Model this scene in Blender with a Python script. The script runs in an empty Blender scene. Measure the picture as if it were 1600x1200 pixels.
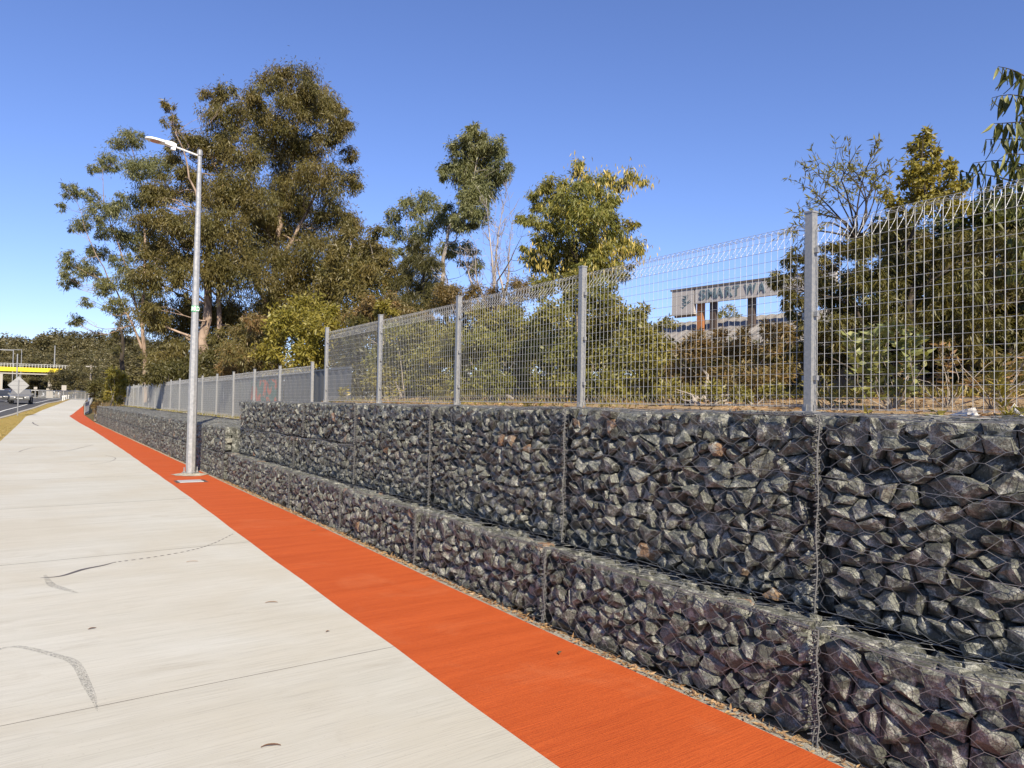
import bpy, bmesh, math, random
import numpy as np
from mathutils import Vector, Matrix
rng = np.random.default_rng(7)
random.seed(7)
D = bpy.data
SC = bpy.context.scene
COL = SC.collection
R = math.radians

# ------------------------------------------------------------------ camera
F = 1180.0
EYE = 1.53
ROLL = .0175
_hy = 619 + ROLL * (800 - 35) - 600
_n = np.array([ROLL, -1, _hy / F]); _n /= np.linalg.norm(_n)
_vp = np.array([60 - 800, _hy - 800 * ROLL + ROLL * 60, F])
_Y = _vp - _n * np.dot(_n, _vp); _Y /= np.linalg.norm(_Y)
_X = np.cross(_Y, _n)
FWD = np.array([_X[2], _Y[2], _n[2]])
cam = D.cameras.new('camera'); camo = D.objects.new('camera', cam); COL.objects.link(camo)
cam.sensor_width = 36; cam.lens = F / 1600 * 36; cam.clip_start = .05; cam.clip_end = 6000
M = Matrix(((_X[0], -_X[1], -_X[2], 0), (_Y[0], -_Y[1], -_Y[2], 0), (_n[0], -_n[1], -_n[2], EYE), (0, 0, 0, 1)))
camo.matrix_world = M
SC.camera = camo

# ------------------------------------------------------------------ light
SUN_EL, SUN_AZ = R(38), math.atan2(-.25, -.97)      # azimuth as atan2(x, y)
w = D.worlds.new('World'); SC.world = w; w.use_nodes = True
nt = w.node_tree; bg = nt.nodes['Background']
sky = nt.nodes.new('ShaderNodeTexSky'); sky.sky_type = 'NISHITA'; sky.sun_disc = False
sky.sun_elevation = SUN_EL; sky.sun_rotation = SUN_AZ
sky.air_density = 1.0; sky.dust_density = .1; sky.ozone_density = 3.0
tint = nt.nodes.new('ShaderNodeMix'); tint.data_type = 'RGBA'; tint.blend_type = 'MULTIPLY'; tint.inputs[0].default_value = 1
nt.links.new(sky.outputs[0], tint.inputs[6]); tint.inputs[7].default_value = (.84, .875, 1.2, 1)
nt.links.new(tint.outputs[2], bg.inputs[0]); bg.inputs[1].default_value = .088
sl = D.lights.new('sun', 'SUN'); sl.energy = 5.0; sl.angle = R(.53); sl.color = (1, .885, .69)
so = D.objects.new('sun', sl); COL.objects.link(so)
sd = Vector((math.sin(SUN_AZ) * math.cos(SUN_EL), math.cos(SUN_AZ) * math.cos(SUN_EL), math.sin(SUN_EL)))
so.rotation_euler = sd.to_track_quat('Z', 'Y').to_euler()
SC.view_settings.view_transform = 'Standard'; SC.view_settings.look = 'None'
SC.view_settings.exposure = .74; SC.view_settings.gamma = 1

# ------------------------------------------------------------------ picture helpers (measuring only)
def ray(px, py):
    d = np.array([px - 800, py - 600, F]); return np.array([d @ _X, d @ _Y, d @ _n])
def PD(px, py, dist):
    r = ray(px, py); return r / math.hypot(r[0], r[1]) * dist + np.array([0, 0, EYE])
def PX(px, py, x):
    r = ray(px, py); return r * (x / r[0]) + np.array([0, 0, EYE])
def PY(px, py, y):
    r = ray(px, py); return r * (y / r[1]) + np.array([0, 0, EYE])
GY = [-500, 52, 60, 70, 95, 130, 170, 260, 2000]
GZ = [0, 0, .04, .12, .8, 1.1, 1.25, 1.4, 2.0]
import bisect, functools
def g(y):
    i = min(max(bisect.bisect_right(GY, y), 1), len(GY) - 1); t = min(max((y - GY[i - 1]) / (GY[i] - GY[i - 1]), 0), 1)
    return GZ[i - 1] + (GZ[i] - GZ[i - 1]) * t
def G(px, py, ymax=175): return _G(px, py, ymax).copy()
@functools.lru_cache(None)
def _G(px, py, ymax):
    r = ray(px, py); s = r[2] / r[1]
    y = 3.0
    while y < ymax and EYE + s * y > g(y): y += .1
    return np.array([r[0] / r[1] * y, y, g(y)])
def rpx(r, p): return r / F * float((np.asarray(p) - [0, 0, EYE]) @ FWD)

# ------------------------------------------------------------------ object helpers
def tag(o, label=None, cat=None, group=None, kind=None):
    if label: o['label'] = label
    if cat: o['category'] = cat
    if group: o['group'] = group
    if kind: o['kind'] = kind
    return o
def empty(name, loc=(0, 0, 0), rz=0):
    o = D.objects.new(name, None); COL.objects.link(o); o.location = loc; o.rotation_euler[2] = rz
    o.empty_display_size = .1
    return o
def link(name, me, parent=None, loc=None):
    o = D.objects.new(name, me); COL.objects.link(o)
    if parent is not None: o.parent = parent
    if loc is not None: o.location = loc
    return o

class MB:
    def __init__(s): s.v = []; s.f = []; s.a = []; s.m = []; s.val = 0.5; s.mi = 0
    def add(s, vs, fs):
        n = len(s.v); s.v.extend([tuple(map(float, p)) for p in vs])
        for f in fs: s.f.append(tuple(i + n for i in f)); s.a.append(s.val); s.m.append(s.mi)
    def box(s, a, b, M_=None):
        x0, y0, z0 = a; x1, y1, z1 = b
        vs = [(x0, y0, z0), (x1, y0, z0), (x1, y1, z0), (x0, y1, z0), (x0, y0, z1), (x1, y0, z1), (x1, y1, z1), (x0, y1, z1)]
        if M_ is not None: vs = [M_ @ Vector(p) for p in vs]
        s.add(vs, [(0, 3, 2, 1), (4, 5, 6, 7), (0, 1, 5, 4), (1, 2, 6, 5), (2, 3, 7, 6), (3, 0, 4, 7)])
    def tube(s, pts, rad, n=5, caps=False):
        pts = [np.asarray(p, float) for p in pts]
        if not hasattr(rad, '__len__'): rad = [rad] * len(pts)
        vs = []; fs = []
        ref = None
        for i, p in enumerate(pts):
            t = pts[min(i + 1, len(pts) - 1)] - pts[max(i - 1, 0)]
            t = t / (np.linalg.norm(t) + 1e-9)
            if ref is None:
                ref = np.array([1., 0, 0]) if abs(t[0]) < .8 else np.array([0, 1., 0])
            u = ref - t * np.dot(ref, t); u /= (np.linalg.norm(u) + 1e-9); ref = u
            q = np.cross(t, u)
            for k in range(n):
                a = 2 * math.pi * k / n
                vs.append(p + rad[i] * (math.cos(a) * u + math.sin(a) * q))
        for i in range(len(pts) - 1):
            for k in range(n):
                a = i * n + k; b = i * n + (k + 1) % n
                fs.append((a, b, b + n, a + n))
        if caps:
            fs.append(tuple(range(n - 1, -1, -1))); fs.append(tuple(range((len(pts) - 1) * n, len(pts) * n)))
        s.add(vs, fs)
    def mesh(s, name, mats, smooth=False):
        me = D.meshes.new(name); me.from_pydata(s.v, [], s.f)
        for m in (mats if isinstance(mats, (list, tuple)) else [mats]): me.materials.append(m)
        if any(s.m): me.polygons.foreach_set('material_index', s.m)
        at = me.attributes.new('v', 'FLOAT', 'FACE'); at.data.foreach_set('value', s.a)
        if smooth: me.polygons.foreach_set('use_smooth', [True] * len(me.polygons))
        me.update(); return me
    def build(s, name, mats, parent=None, smooth=False, **k):
        o = link(name, s.mesh(name, mats, smooth), parent)
        if k: tag(o, **k)
        return o

def bevel(o, wd=.01, seg=2):
    m = o.modifiers.new('bevel', 'BEVEL'); m.width = wd; m.segments = seg; m.limit_method = 'ANGLE'; return o

# ------------------------------------------------------------------ materials
def mat(name, base=(.5, .5, .5), rough=.6, metal=0, spec=.5):
    m = D.materials.new(name); m.use_nodes = True
    b = m.node_tree.nodes['Principled BSDF']
    b.inputs['Base Color'].default_value = (*base, 1); b.inputs['Roughness'].default_value = rough
    b.inputs['Metallic'].default_value = metal; b.inputs['Specular IOR Level'].default_value = spec
    return m
class N:
    def __init__(s, m): s.m = m; s.t = m.node_tree; s.b = s.t.nodes['Principled BSDF']
    def new(s, t, **k):
        n = s.t.nodes.new('ShaderNode' + t)
        for a, v in k.items(): setattr(n, a, v)
        return n
    def l(s, a, b): s.t.links.new(a, b)
    def coord(s, scale=(1, 1, 1), rot=(0, 0, 0), kind='Object'):
        c = s.new('TexCoord'); mp = s.new('Mapping'); s.l(c.outputs[kind], mp.inputs[0])
        mp.inputs['Scale'].default_value = scale; mp.inputs['Rotation'].default_value = rot
        return mp.outputs[0]
    def pos(s, scale=(1, 1, 1), rot=(0, 0, 0)):
        c = s.new('NewGeometry'); mp = s.new('Mapping'); s.l(c.outputs['Position'], mp.inputs[0])
        mp.inputs['Scale'].default_value = scale; mp.inputs['Rotation'].default_value = rot
        return mp.outputs[0]
    def tilt(s, scale, ang=-5.1):
        c = s.new('NewGeometry'); a = s.new('Mapping'); s.l(c.outputs['Position'], a.inputs[0]); a.inputs['Rotation'].default_value = (0, 0, R(ang))
        mp = s.new('Mapping'); s.l(a.outputs[0], mp.inputs[0]); mp.inputs['Scale'].default_value = scale
        return mp.outputs[0]
    def noise(s, co, sc=5, det=4, ro=.6, dist=0):
        n = s.new('TexNoise'); s.l(co, n.inputs['Vector']); n.inputs['Scale'].default_value = sc
        n.inputs['Detail'].default_value = det; n.inputs['Roughness'].default_value = ro; n.inputs['Distortion'].default_value = dist
        return n.outputs[0]
    def ramp(s, f, stops, interp='LINEAR'):
        r = s.new('ValToRGB'); r.color_ramp.interpolation = interp
        e = r.color_ramp.elements
        while len(e) < len(stops): e.new(.5)
        for i, (p, c) in enumerate(stops):
            e[i].position = p; e[i].color = (*c, 1) if len(c) == 3 else c
        s.l(f, r.inputs[0]); return r.outputs[0]
    def mix(s, f, a, b, mode='MIX'):
        m = s.new('Mix'); m.data_type = 'RGBA'; m.blend_type = mode
        for x, i in ((f, 0), (a, 6), (b, 7)):
            if hasattr(x, 'is_linked') or hasattr(x, 'links'): s.l(x, m.inputs[i])
            elif i == 0: m.inputs[0].default_value = x
            else: m.inputs[i].default_value = (*x, 1)
        return m.outputs[2]
    def attr(s, n='v'):
        a = s.new('Attribute'); a.attribute_name = n; return a.outputs['Fac']
    def col(s, c): s.l(c, s.b.inputs['Base Color'])
    def bump(s, h, st=.3, d=.01):
        b = s.new('Bump'); b.inputs['Strength'].default_value = st; b.inputs['Distance'].default_value = d
        s.l(h, b.inputs['Height']); s.l(b.outputs[0], s.b.inputs['Normal'])
def g3(v, t=(1, 1, 1)): return (v * t[0], v * t[1], v * t[2])

def stone_mat():
    m = mat('basalt', rough=.6, spec=.45); n = N(m)
    co = n.pos()
    base = n.ramp(n.attr(), [(0, (.045, .048, .039)), (.4, (.082, .087, .071)), (.75, (.155, .162, .138)), (.9, (.26, .26, .215)), (.955, (.17, .145, .12)), (.975, (.22, .14, .08)), (1, (.26, .14, .075))])
    blot = n.noise(co, 16, 6, .7)
    c1 = n.mix(n.ramp(blot, [(.49, (0, 0, 0)), (.62, (1, 1, 1))]), base, (.34, .345, .31))
    sp = n.noise(co, 130, 3, .7)
    c2 = n.mix(n.ramp(sp, [(.35, (1, 1, 1)), (.55, (.0, .0, .0))]), c1, (.03, .03, .033))
    n.col(n.mix(.75, c1, c2))
    hb = n.new('Math', operation='ADD'); n.l(n.noise(co, 28, 6, .65), hb.inputs[0]); n.l(n.noise(co, 9, 2, .5), hb.inputs[1])
    n.bump(hb.outputs[0], .75, .022)
    return m
M_STONE = stone_mat()
def galv(name, b=.55, rough=.42, metal=.6, sc=60):
    m = mat(name, rough=rough, metal=metal); n = N(m)
    f = n.noise(n.pos(), sc, 3, .6)
    n.col(n.ramp(f, [(.3, g3(b * .8, (.97, 1, 1.02))), (.7, g3(b * 1.08, (1, 1, 1)))]))
    n.l(n.ramp(f, [(.3, g3(rough - .08)), (.7, g3(rough + .12))]), n.b.inputs['Roughness'])
    return m
M_GALV = galv('galvanised_steel', .31, .45, .35)
M_FWIRE = galv('fence_wire', .43, .4, .3, 30)
M_WIRE = galv('gabion_wire', .21, .5, .2, 200)
M_LACE = galv('lacing_wire_steel', .12, .6, .0, 220)
M_POLE = galv('pole_steel', .38, .42, .3, 18)

def path_mat():
    m = mat('broomed_concrete', rough=.85, spec=.25); n = N(m)
    co = n.pos()
    fine = n.noise(n.tilt((2.2, 150, 1)), 1, 3, .7)
    band = n.noise(n.tilt((.35, 7, 1)), 1, 3, .6)
    big = n.noise(co, .55, 4, .6, .5)
    c = n.ramp(band, [(.3, (.41, .408, .36)), (.5, (.475, .473, .425)), (.72, (.53, .53, .485))])
    c = n.mix(.5, c, n.ramp(n.attr(), [(0, (.44, .432, .385)), (1, (.53, .52, .47))]))
    c = n.mix(n.ramp(big, [(.38, (.5, .5, .5)), (.62, (0, 0, 0))]), c, (.42, .385, .305))
    c = n.mix(n.ramp(fine, [(.34, (.5, .5, .5)), (.5, (0, 0, 0))]), c, (.27, .255, .22))
    st_ = n.noise(n.tilt((.5, 1.6, 1)), 1.6, 6, .7, 1.2)
    c = n.mix(n.ramp(st_, [(.56, (0, 0, 0)), (.7, (.45, .45, .45))]), c, (.33, .305, .25))
    spk = n.noise(co, 90, 2, .5)
    c = n.mix(n.ramp(spk, [(.68, (0, 0, 0)), (.76, (.5, .5, .5))]), c, (.25, .23, .2))
    n.col(c)
    n.bump(fine, .5, .004)
    return m
def orange_mat():
    m = mat('orange_coating', rough=.8, spec=.2); n = N(m); co2 = n.pos()
    fine = n.noise(n.tilt((2.5, 130, 1)), 1, 3, .7)
    band = n.noise(n.tilt((.6, 6, 1)), 1, 4, .6)
    big = n.noise(n.pos(), 1.3, 4, .6, .6)
    c = n.ramp(band, [(.3, (.40, .074, .015)), (.7, (.50, .100, .023))])
    c = n.mix(n.ramp(fine, [(.34, (.6, .6, .6)), (.52, (0, 0, 0))]), c, (.32, .048, .010))
    c = n.mix(n.ramp(big, [(.56, (0, 0, 0)), (.72, (.35, .35, .35))]), c, (.52, .16, .065))
    n.col(n.mix(n.ramp(n.noise(co2, 140, 3, .7), [(.36, (.5, .5, .5)), (.5, (0, 0, 0))]), c, (.22, .03, .01))); n.bump(fine, .8, .005)
    return m
M_PATH = path_mat(); M_ORANGE = orange_mat()
def soil_mat(name, a, b, c_, sc=3):
    m = mat(name, rough=.95, spec=.1); n = N(m); co = n.pos()
    f = n.noise(co, sc, 8, .65); f2 = n.noise(co, sc * 18, 4, .7)
    c = n.ramp(f, [(.35, a), (.52, b), (.68, c_)])
    c = n.mix(n.ramp(f2, [(.4, (.6, .6, .6)), (.6, (0, 0, 0))]), c, g3(.55, b))
    n.col(c); n.bump(f2, .8, .03); return m
M_SAND = soil_mat('sandy_soil', (.30, .20, .11), (.44, .315, .18), (.54, .42, .26))
M_DIRT = soil_mat('leafy_soil', (.10, .07, .035), (.17, .12, .06), (.22, .19, .07), 1.2)
M_DRYG = soil_mat('dry_grass_ground', (.26, .17, .06), (.34, .25, .09), (.25, .22, .09), .8)
M_LAND = soil_mat('bush_ground', (.08, .07, .03), (.12, .10, .045), (.16, .14, .06), .05)
M_ASPH = soil_mat('asphalt', (.075, .075, .078), (.09, .09, .092), (.105, .104, .104), .4)
M_CONC = soil_mat('rough_concrete', (.36, .33, .27), (.45, .42, .35), (.5, .47, .40), 4)
M_PAINT = mat('line_paint', (.62, .62, .58), .7)

def leaf_mat(name, stops, transl=.3, rough=.45):
    m = mat(name, rough=rough, spec=.4); n = N(m)
    c = n.ramp(n.attr(), stops)
    c = n.mix(n.ramp(n.noise(n.pos(), .7, 3, .5), [(.4, (0, 0, 0)), (.62, (.55, .55, .55))]), c, stops[-1][1])
    n.col(c)
    tr = n.new('BsdfTranslucent'); tc = n.mix(1, c, (1.5, 1.35, .5), 'MULTIPLY'); n.l(tc, tr.inputs[0])
    mx = n.new('MixShader'); mx.inputs[0].default_value = transl
    out = n.t.nodes['Material Output']
    n.l(n.b.outputs[0], mx.inputs[1]); n.l(tr.outputs[0], mx.inputs[2]); n.l(mx.outputs[0], out.inputs[0])
    return m
L_EUC = leaf_mat('gum_leaves', [(0, (.072, .070, .023)), (.4, (.122, .112, .036)), (.75, (.185, .158, .05)), (.93, (.23, .155, .055)), (1, (.17, .125, .04))], .35)
L_EUC2 = leaf_mat('grey_gum_leaves', [(0, (0.100, 0.112, 0.052)), (.5, (0.152, 0.164, 0.070)), (.9, (0.222, 0.204, 0.082)), (1, (0.176, 0.170, 0.065))])
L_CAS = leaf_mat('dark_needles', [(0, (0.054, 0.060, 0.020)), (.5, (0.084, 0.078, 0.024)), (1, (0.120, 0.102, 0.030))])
L_WAT = leaf_mat('wattle_leaves', [(0, (0.108, 0.132, 0.036)), (.5, (0.180, 0.186, 0.042)), (.78, (0.264, 0.228, 0.048)), (.9, (0.504, 0.384, 0.060)), (1, (0.240, 0.204, 0.048))])
L_YEL = leaf_mat('yellow_green_leaves', [(0, (0.127, 0.127, 0.025)), (.5, (0.218, 0.196, 0.037)), (.9, (0.345, 0.276, 0.052)), (1, (0.253, 0.207, 0.040))])
L_OLV = leaf_mat('olive_leaves', [(0, (0.103, 0.115, 0.026)), (.5, (0.180, 0.180, 0.041)), (.9, (0.309, 0.258, 0.071)), (1, (0.232, 0.193, 0.045))])
L_BRN = leaf_mat('brownish_leaves', [(0, (0.115, 0.115, 0.036)), (.5, (0.180, 0.142, 0.052)), (.85, (0.297, 0.167, 0.071)), (1, (0.206, 0.129, 0.052))])
L_DRK = leaf_mat('dark_green_leaves', [(0, (.04, .06, .015)), (.5, (.07, .085, .02)), (.9, (.14, .13, .03)), (1, (.09, .09, .02))])
L_BRO = leaf_mat('broad_leaves', [(0, (0.108, 0.144, 0.048)), (.5, (0.180, 0.216, 0.072)), (1, (0.288, 0.288, 0.108))], .25)
L_GLD = leaf_mat('bronze_leaves', [(0, (.045, .055, .015)), (.45, (.085, .09, .022)), (.8, (.15, .125, .03)), (1, (.14, .10, .025))])
L_FAR = leaf_mat('far_leaves', [(0, (.058, .058, .024)), (.5, (.092, .084, .034)), (1, (.15, .12, .05))], .15)
L_DRY = leaf_mat('dead_leaves', [(0, (.16, .08, .035)), (.5, (.27, .15, .07)), (1, (.4, .27, .14))], .1)
L_GRS = leaf_mat('dry_blades', [(0, (.30, .21, .07)), (.5, (.40, .29, .10)), (1, (.30, .27, .10))], .2)
def bark(name, a, b, sc=6):
    m = mat(name, rough=.85, spec=.2); n = N(m)
    f = n.noise(n.pos((1, 1, .3)), sc, 5, .65, .6)
    n.col(n.ramp(f, [(.35, a), (.6, b)])); n.bump(f, .6, .03); return m
B_GUM = bark('gum_bark', (.13, .09, .07), (.40, .30, .23), 3)
B_DARK = bark('dark_bark', (.035, .028, .022), (.08, .065, .05))
B_GREY = bark('grey_bark', (.20, .17, .14), (.34, .30, .26))

# ------------------------------------------------------------------ the ground and setting
def sheet(name, pts_l, pts_r, m, dz=0, parent=None, kind='structure', sub=1):
    b = MB()
    vs = []
    for a, c in zip(pts_l, pts_r):
        for k in range(sub + 1):
            t = k / sub; vs.append((a[0] * (1 - t) + c[0] * t, a[1] * (1 - t) + c[1] * t, a[2] * (1 - t) + c[2] * t + dz))
    fs = []
    for i in range(len(pts_l) - 1):
        for k in range(sub):
            q = i * (sub + 1) + k
            fs.append((q, q + 1, q + sub + 2, q + sub + 1))
    b.add(vs, fs)
    return b.build(name, m, parent, **({'kind': kind} if kind and parent is None else {}))
ys = [-400, -50, 0, 20, 40, 52, 60, 65, 70, 75, 80, 85, 90, 95, 105, 115, 130, 150, 170, 220, 260, 500, 2500]
sheet('ground', [(-2500, y, g(y) - .05) for y in ys], [(2500, y, g(y) - .05) for y in ys], M_LAND)
ysn = list(range(-30, 52, 6)) + [52, 55, 58, 61, 64, 67, 70, 74, 78, 82, 86, 90, 95, 100, 110, 120, 130, 150, 175]
# path edges
pl = [(-12, -1.05), (30, -1.05), (58, -.95)]
e1 = [G(40, 651), G(66, 641), G(93, 631), G(108, 625), G(117, 622.5)]
def lx(y):
    P = [(-30, -1.05), (30, -1.05)] + [(p[0], p[1]) for p in e1] + [(170, e1[-1][0] + 4)]
    P.sort(key=lambda t: t[1] if t[0] > -25 else -1)
    yy = [-30, 30] + [p[1] for p in e1] + [175]; xx = [-1.05, -1.05] + [p[0] for p in e1] + [e1[-1][0] + 5]
    return float(np.interp(y, yy, xx))
e2 = [G(108, 650), G(130, 634), G(134, 626), G(136, 622.5)]
def rx(y):
    yy = [-30, 2.6, 4.6, 8.1, 13, 24, 40] + [p[1] for p in e2] + [175]
    xx = [1.9, 1.9, 1.93, 1.966, 2.05, 2.15, 2.2] + [p[0] for p in e2] + [e2[-1][0] + 5]
    return float(np.interp(y, yy, xx))
def kx(y):     # road kerb
    P = [G(0, 655), G(33, 645), G(60, 637), G(93, 627.5), G(110, 623)]
    yy = [-30] + [p[1] for p in P] + [175]; xx = [P[0][0] - .2] + [p[0] for p in P] + [P[-1][0] + 4]
    return float(np.interp(y, yy, xx))
sheet('grass_verge', [(kx(y) - .1, y, g(y) - .012) for y in ysn], [(lx(y) + .1, y, g(y) - .012) for y in ysn], M_DRYG)
path = sheet('path', [(lx(y), y, g(y) - .006) for y in ysn], [(rx(y) + .02, y, g(y) - .006) for y in ysn], mat('joint_filler', (.05, .045, .04), .9))
joints = [-11.7, -7.7, -3.6, .3, 4.33, 8.32, 12.4, 16.5, 20.6, 24.8, 29, 33.2, 37.4, 41.6, 45.8, 50, 54.2, 58.4, 62.6, 67, 72, 77, 82, 88, 95, 103, 112, 125, 145, 172]
for a, b_ in zip(joints[:-1], joints[1:]):
    b = MB(); gp = .0025 if abs(b_ - 4.33) < .1 or abs(a - 4.33) < .1 else .007; yy = np.linspace(a + gp, b_ - gp, 5); b.val = random.random()
    L_ = [(lx(y) + .001, y, g(y) + .006) for y in yy]; R_ = [(rx(y) + .018 * math.sin(y * 3.1) * .35, y, g(y) + .006) for y in yy]
    vs = L_ + R_; vs = [(p[0], p[1] + (.09 * (p[0] - 1) if p[1] < 55 else 0), p[2]) for p in vs]; vs += [(p[0], p[1], p[2] - .012) for p in vs]; n = 5
    fs = [(i, n + i, n + i + 1, i + 1) for i in range(n - 1)]
    fs += [(i + 1, i + 1 + 2 * n, i + 2 * n, i) for i in range(n - 1)] + [(n + i, 3 * n + i, 3 * n + i + 1, n + i + 1) for i in range(n - 1)]
    b.add(vs, fs); b.build('path_slab', M_PATH, path)
FACE_L, FACE_U, FACE_F = 3.07, 3.27, 3.04
def ox(y): 
    q = G(131, 648)
    return float(np.interp(y, [-30, 50, 56, q[1], e2[1][1]], [2.97, 2.95, 3.0, q[0], e2[1][0] + .02]))
yo = [y for y in list(np.arange(-12, 52, 1.5)) + [52, 54, 56, 58, 60, 62, 64, 66, 68, 70, 72, 75, 78, e2[1][1]] if y <= e2[1][1]]
sheet('orange_safety_strip', [(rx(y), y, g(y) + .0015) for y in yo],
      [(ox(y) + .008 * math.sin(y * 5), y, g(y) + .0015) for y in yo], M_ORANGE)
sheet('strip_edge', [(ox(y) - .01, y, g(y) - .004) for y in yo], [(ox(y) + .085 + .014 * math.sin(y * 2.3) if y < 54 else ox(y), y, g(y) - .004) for y in yo], M_CONC)
sheet('dirt_edge', [(2.8, y, -.03) for y in range(-12, 53, 4)], [(3.4, y, -.03) for y in range(-12, 53, 4)], M_SAND)
# road
sheet('road', [(-26, y, g(y) - .02) for y in ysn], [(kx(y) - .35, y, g(y) - .02) for y in ysn], M_ASPH)
def kerb(a):
    b = MB(); yy = ysn; vs = []
    for y in yy: vs += [(kx(y) - .36, y, g(y) - .03), (kx(y) - .33, y, g(y) + .05), (kx(y) - .1, y, g(y) + .02), (kx(y) - .09, y, g(y) - .03)]
    fs = []
    for i in range(len(yy) - 1):
        for k in range(3): q = i * 4 + k; fs.append((q, q + 1, q + 5, q + 4))
    b.add(vs, fs); b.build('kerb', M_CONC, kind='structure')
kerb(0)
la = [G(0, 642.6), G(30, 635), G(60, 628.5), G(93, 621.8)]
def ll(y): return float(np.interp(y, [-30] + [p[1] for p in la] + [175], [la[0][0] - .4] + [p[0] for p in la] + [la[-1][0] + 4]))
road_mark = MB()
yy = [y for y in ysn if y > 10]
road_mark.add([p for y in yy for p in ((ll(y) - .075, y, g(y) - .014), (ll(y) + .075, y, g(y) - .014))], [(2 * i, 2 * i + 1, 2 * i + 3, 2 * i + 2) for i in range(len(yy) - 1)])
road_mark.build('edge_line', M_PAINT, kind='structure')
for y0 in range(46, 160, 12):
    for off in (3.5, 7.0):
        b = MB(); b.add([p for y in (y0, y0 + 3) for p in ((ll(y) - off - .07, y, g(y) - .014), (ll(y) - off + .07, y, g(y) - .014))], [(0, 1, 3, 2)])
        b.build('lane_marking', M_PAINT, kind='structure')

def bank_h(x, y):
    up = 1.50 + min(max(0, x - 4.15), 3.5) * .055 + max(0, x - 9) * .02
    fa = 1.03 + max(0, x - 4.7) * .05
    t = np.clip((y - 13.2) / 2.2, 0, 1); h = up * (1 - t) + fa * t
    t2 = np.clip((y - 52.3) / 3.5, 0, 1)
    return h * (1 - t2) + max(g(y) - .03 + min(max(x - 5, 0) * .03, .8), 0) * t2 + .02 * math.sin(x * 1.7 + y * .9) * (x > 4.9)
def bank():
    b = MB()
    yy = [-60, -20, -8] + [float(v) for v in np.arange(-4, 14, 1.)] + [13.5, 14, 14.5, 15, 15.5, 16] + [float(v) for v in range(18, 52, 3)] + [52.2, 53, 54, 55, 56, 58, 62, 70, 90, 120]
    def xs(y): 
        x0 = 3.93 if y < 15.02 else (4.42 if y < 52.3 else 3.3 if y < 60 else 4.5 + (y - 60) * .12)
        return [x0, x0 + .25, x0 + .5, 5, 5.5, 6, 7, 8, 10, 14, 20, 35, 60, 140]
    vs = []; n = 14
    for y in yy:
        for x in xs(y): vs.append((x, y, bank_h(x, y)))
    fs = [(i * n + k, i * n + k + 1, (i + 1) * n + k + 1, (i + 1) * n + k) for i in range(len(yy) - 1) for k in range(n - 1)]
    for f, in zip(fs):
        b.mi = 0 if (vs[f[0]][0] < (6.9 if vs[f[0]][1] < 7 else 5.4)) else 1
        b.f.append(f); b.a.append(.5); b.m.append(b.mi)
    b.v = vs
    b.build('soil_bank', [M_SAND, M_DIRT], kind='structure')
bank()

# ------------------------------------------------------------------ gabions
def voronoi(w_, h_, cw, ch, seed, drop=.2):
    r = np.random.default_rng(seed)
    cw *= .93; ch *= .93
    nx, ny = max(1, round(w_ / cw)), max(1, round(h_ / ch))
    S = []
    for j in range(-1, ny + 1):
        for i in range(-1, nx + 1):
            if r.random() < drop: continue
            S.append(((i + .5 + .5 * (j % 2) - .25 + (r.random() - .5) * 1.0) * w_ / nx, (j + .5 + (r.random() - .5) * .95) * h_ / ny))
    S = np.array(S); asp = np.array([ch / cw, 1.0]) * .85 + np.array([.15, .15])
    A = S * asp
    out = []
    for i, s in enumerate(S):
        if not (0 < s[0] < w_ and 0 < s[1] < h_): continue
        d = ((A - A[i]) ** 2).sum(1); idx = np.argsort(d)[1:15]
        poly = [np.array(p) for p in ((0, 0), (w_, 0), (w_, h_), (0, h_))]
        poly = [p * asp for p in poly]
        for j in idx:
            m_ = (A[i] + A[j]) / 2; nn = A[j] - A[i]
            new = []
            for a, b in zip(poly, poly[1:] + poly[:1]):
                da, db = (a - m_) @ nn, (b - m_) @ nn
                if da <= 0: new.append(a)
                if (da < 0 < db) or (db < 0 < da): new.append(a + (b - a) * (da / (da - db)))
            poly = new
            if len(poly) < 3: break
        if len(poly) < 3: continue
        poly = [p / asp for p in poly]
        q = [poly[0]]
        for p in poly[1:]:
            if np.linalg.norm(p - q[-1]) > .012: q.append(p)
        if len(q) > 3 and np.linalg.norm(q[0] - q[-1]) < .012: q.pop()
        if len(q) >= 3: out.append(np.array(q))
    return out
def stone_geo(poly, r, depth=.12, rel=.03, shrink=.955):
    """rings: back, shoulder, front (tilted), returns verts (u, v, w outward) and faces"""
    c = poly.mean(0); n = len(poly)
    size = np.sqrt(np.mean(((poly - c) ** 2).sum(1)))
    p = c + (poly - c) * shrink + r.normal(0, .004, poly.shape)
    tilt = r.normal(0, .42, 2); w0 = r.uniform(-rel, rel * .4)
    if r.random() < .12: w0 -= .035; p = c + (poly - c) * 1.05
    sh = []; fr = []
    off = r.normal(0, .22, 2) * size
    sc = r.uniform(.45, .8)
    for q in p:
        d = q - c
        sh.append((q[0], q[1], w0 - .032 + (d @ tilt) * .35 + r.normal(0, .010)))
        e = c + off * (1 - sc) + d * sc * r.uniform(.85, 1.12)
        fr.append((e[0], e[1], w0 + ((e - c) @ tilt) + r.normal(0, .006)))
    bk = [(c[0] + (q[0] - c[0]) * .8, c[1] + (q[1] - c[1]) * .8, w0 - depth) for q in p]
    vs = bk + sh + fr; fs = []
    for k in range(n):
        k2 = (k + 1) % n
        fs.append((k, k2, n + k2, n + k))
        fs.append((n + k, n + k2, 2 * n + k2)); fs.append((n + k, 2 * n + k2, 2 * n + k))
    e = c + off * .6; vs.append((e[0], e[1], w0 + r.uniform(.0, .012) + ((e - c) @ tilt)))
    m = 3 * n
    for k in range(n): fs.append((2 * n + k, 2 * n + (k + 1) % n, m))
    return vs, fs
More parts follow.
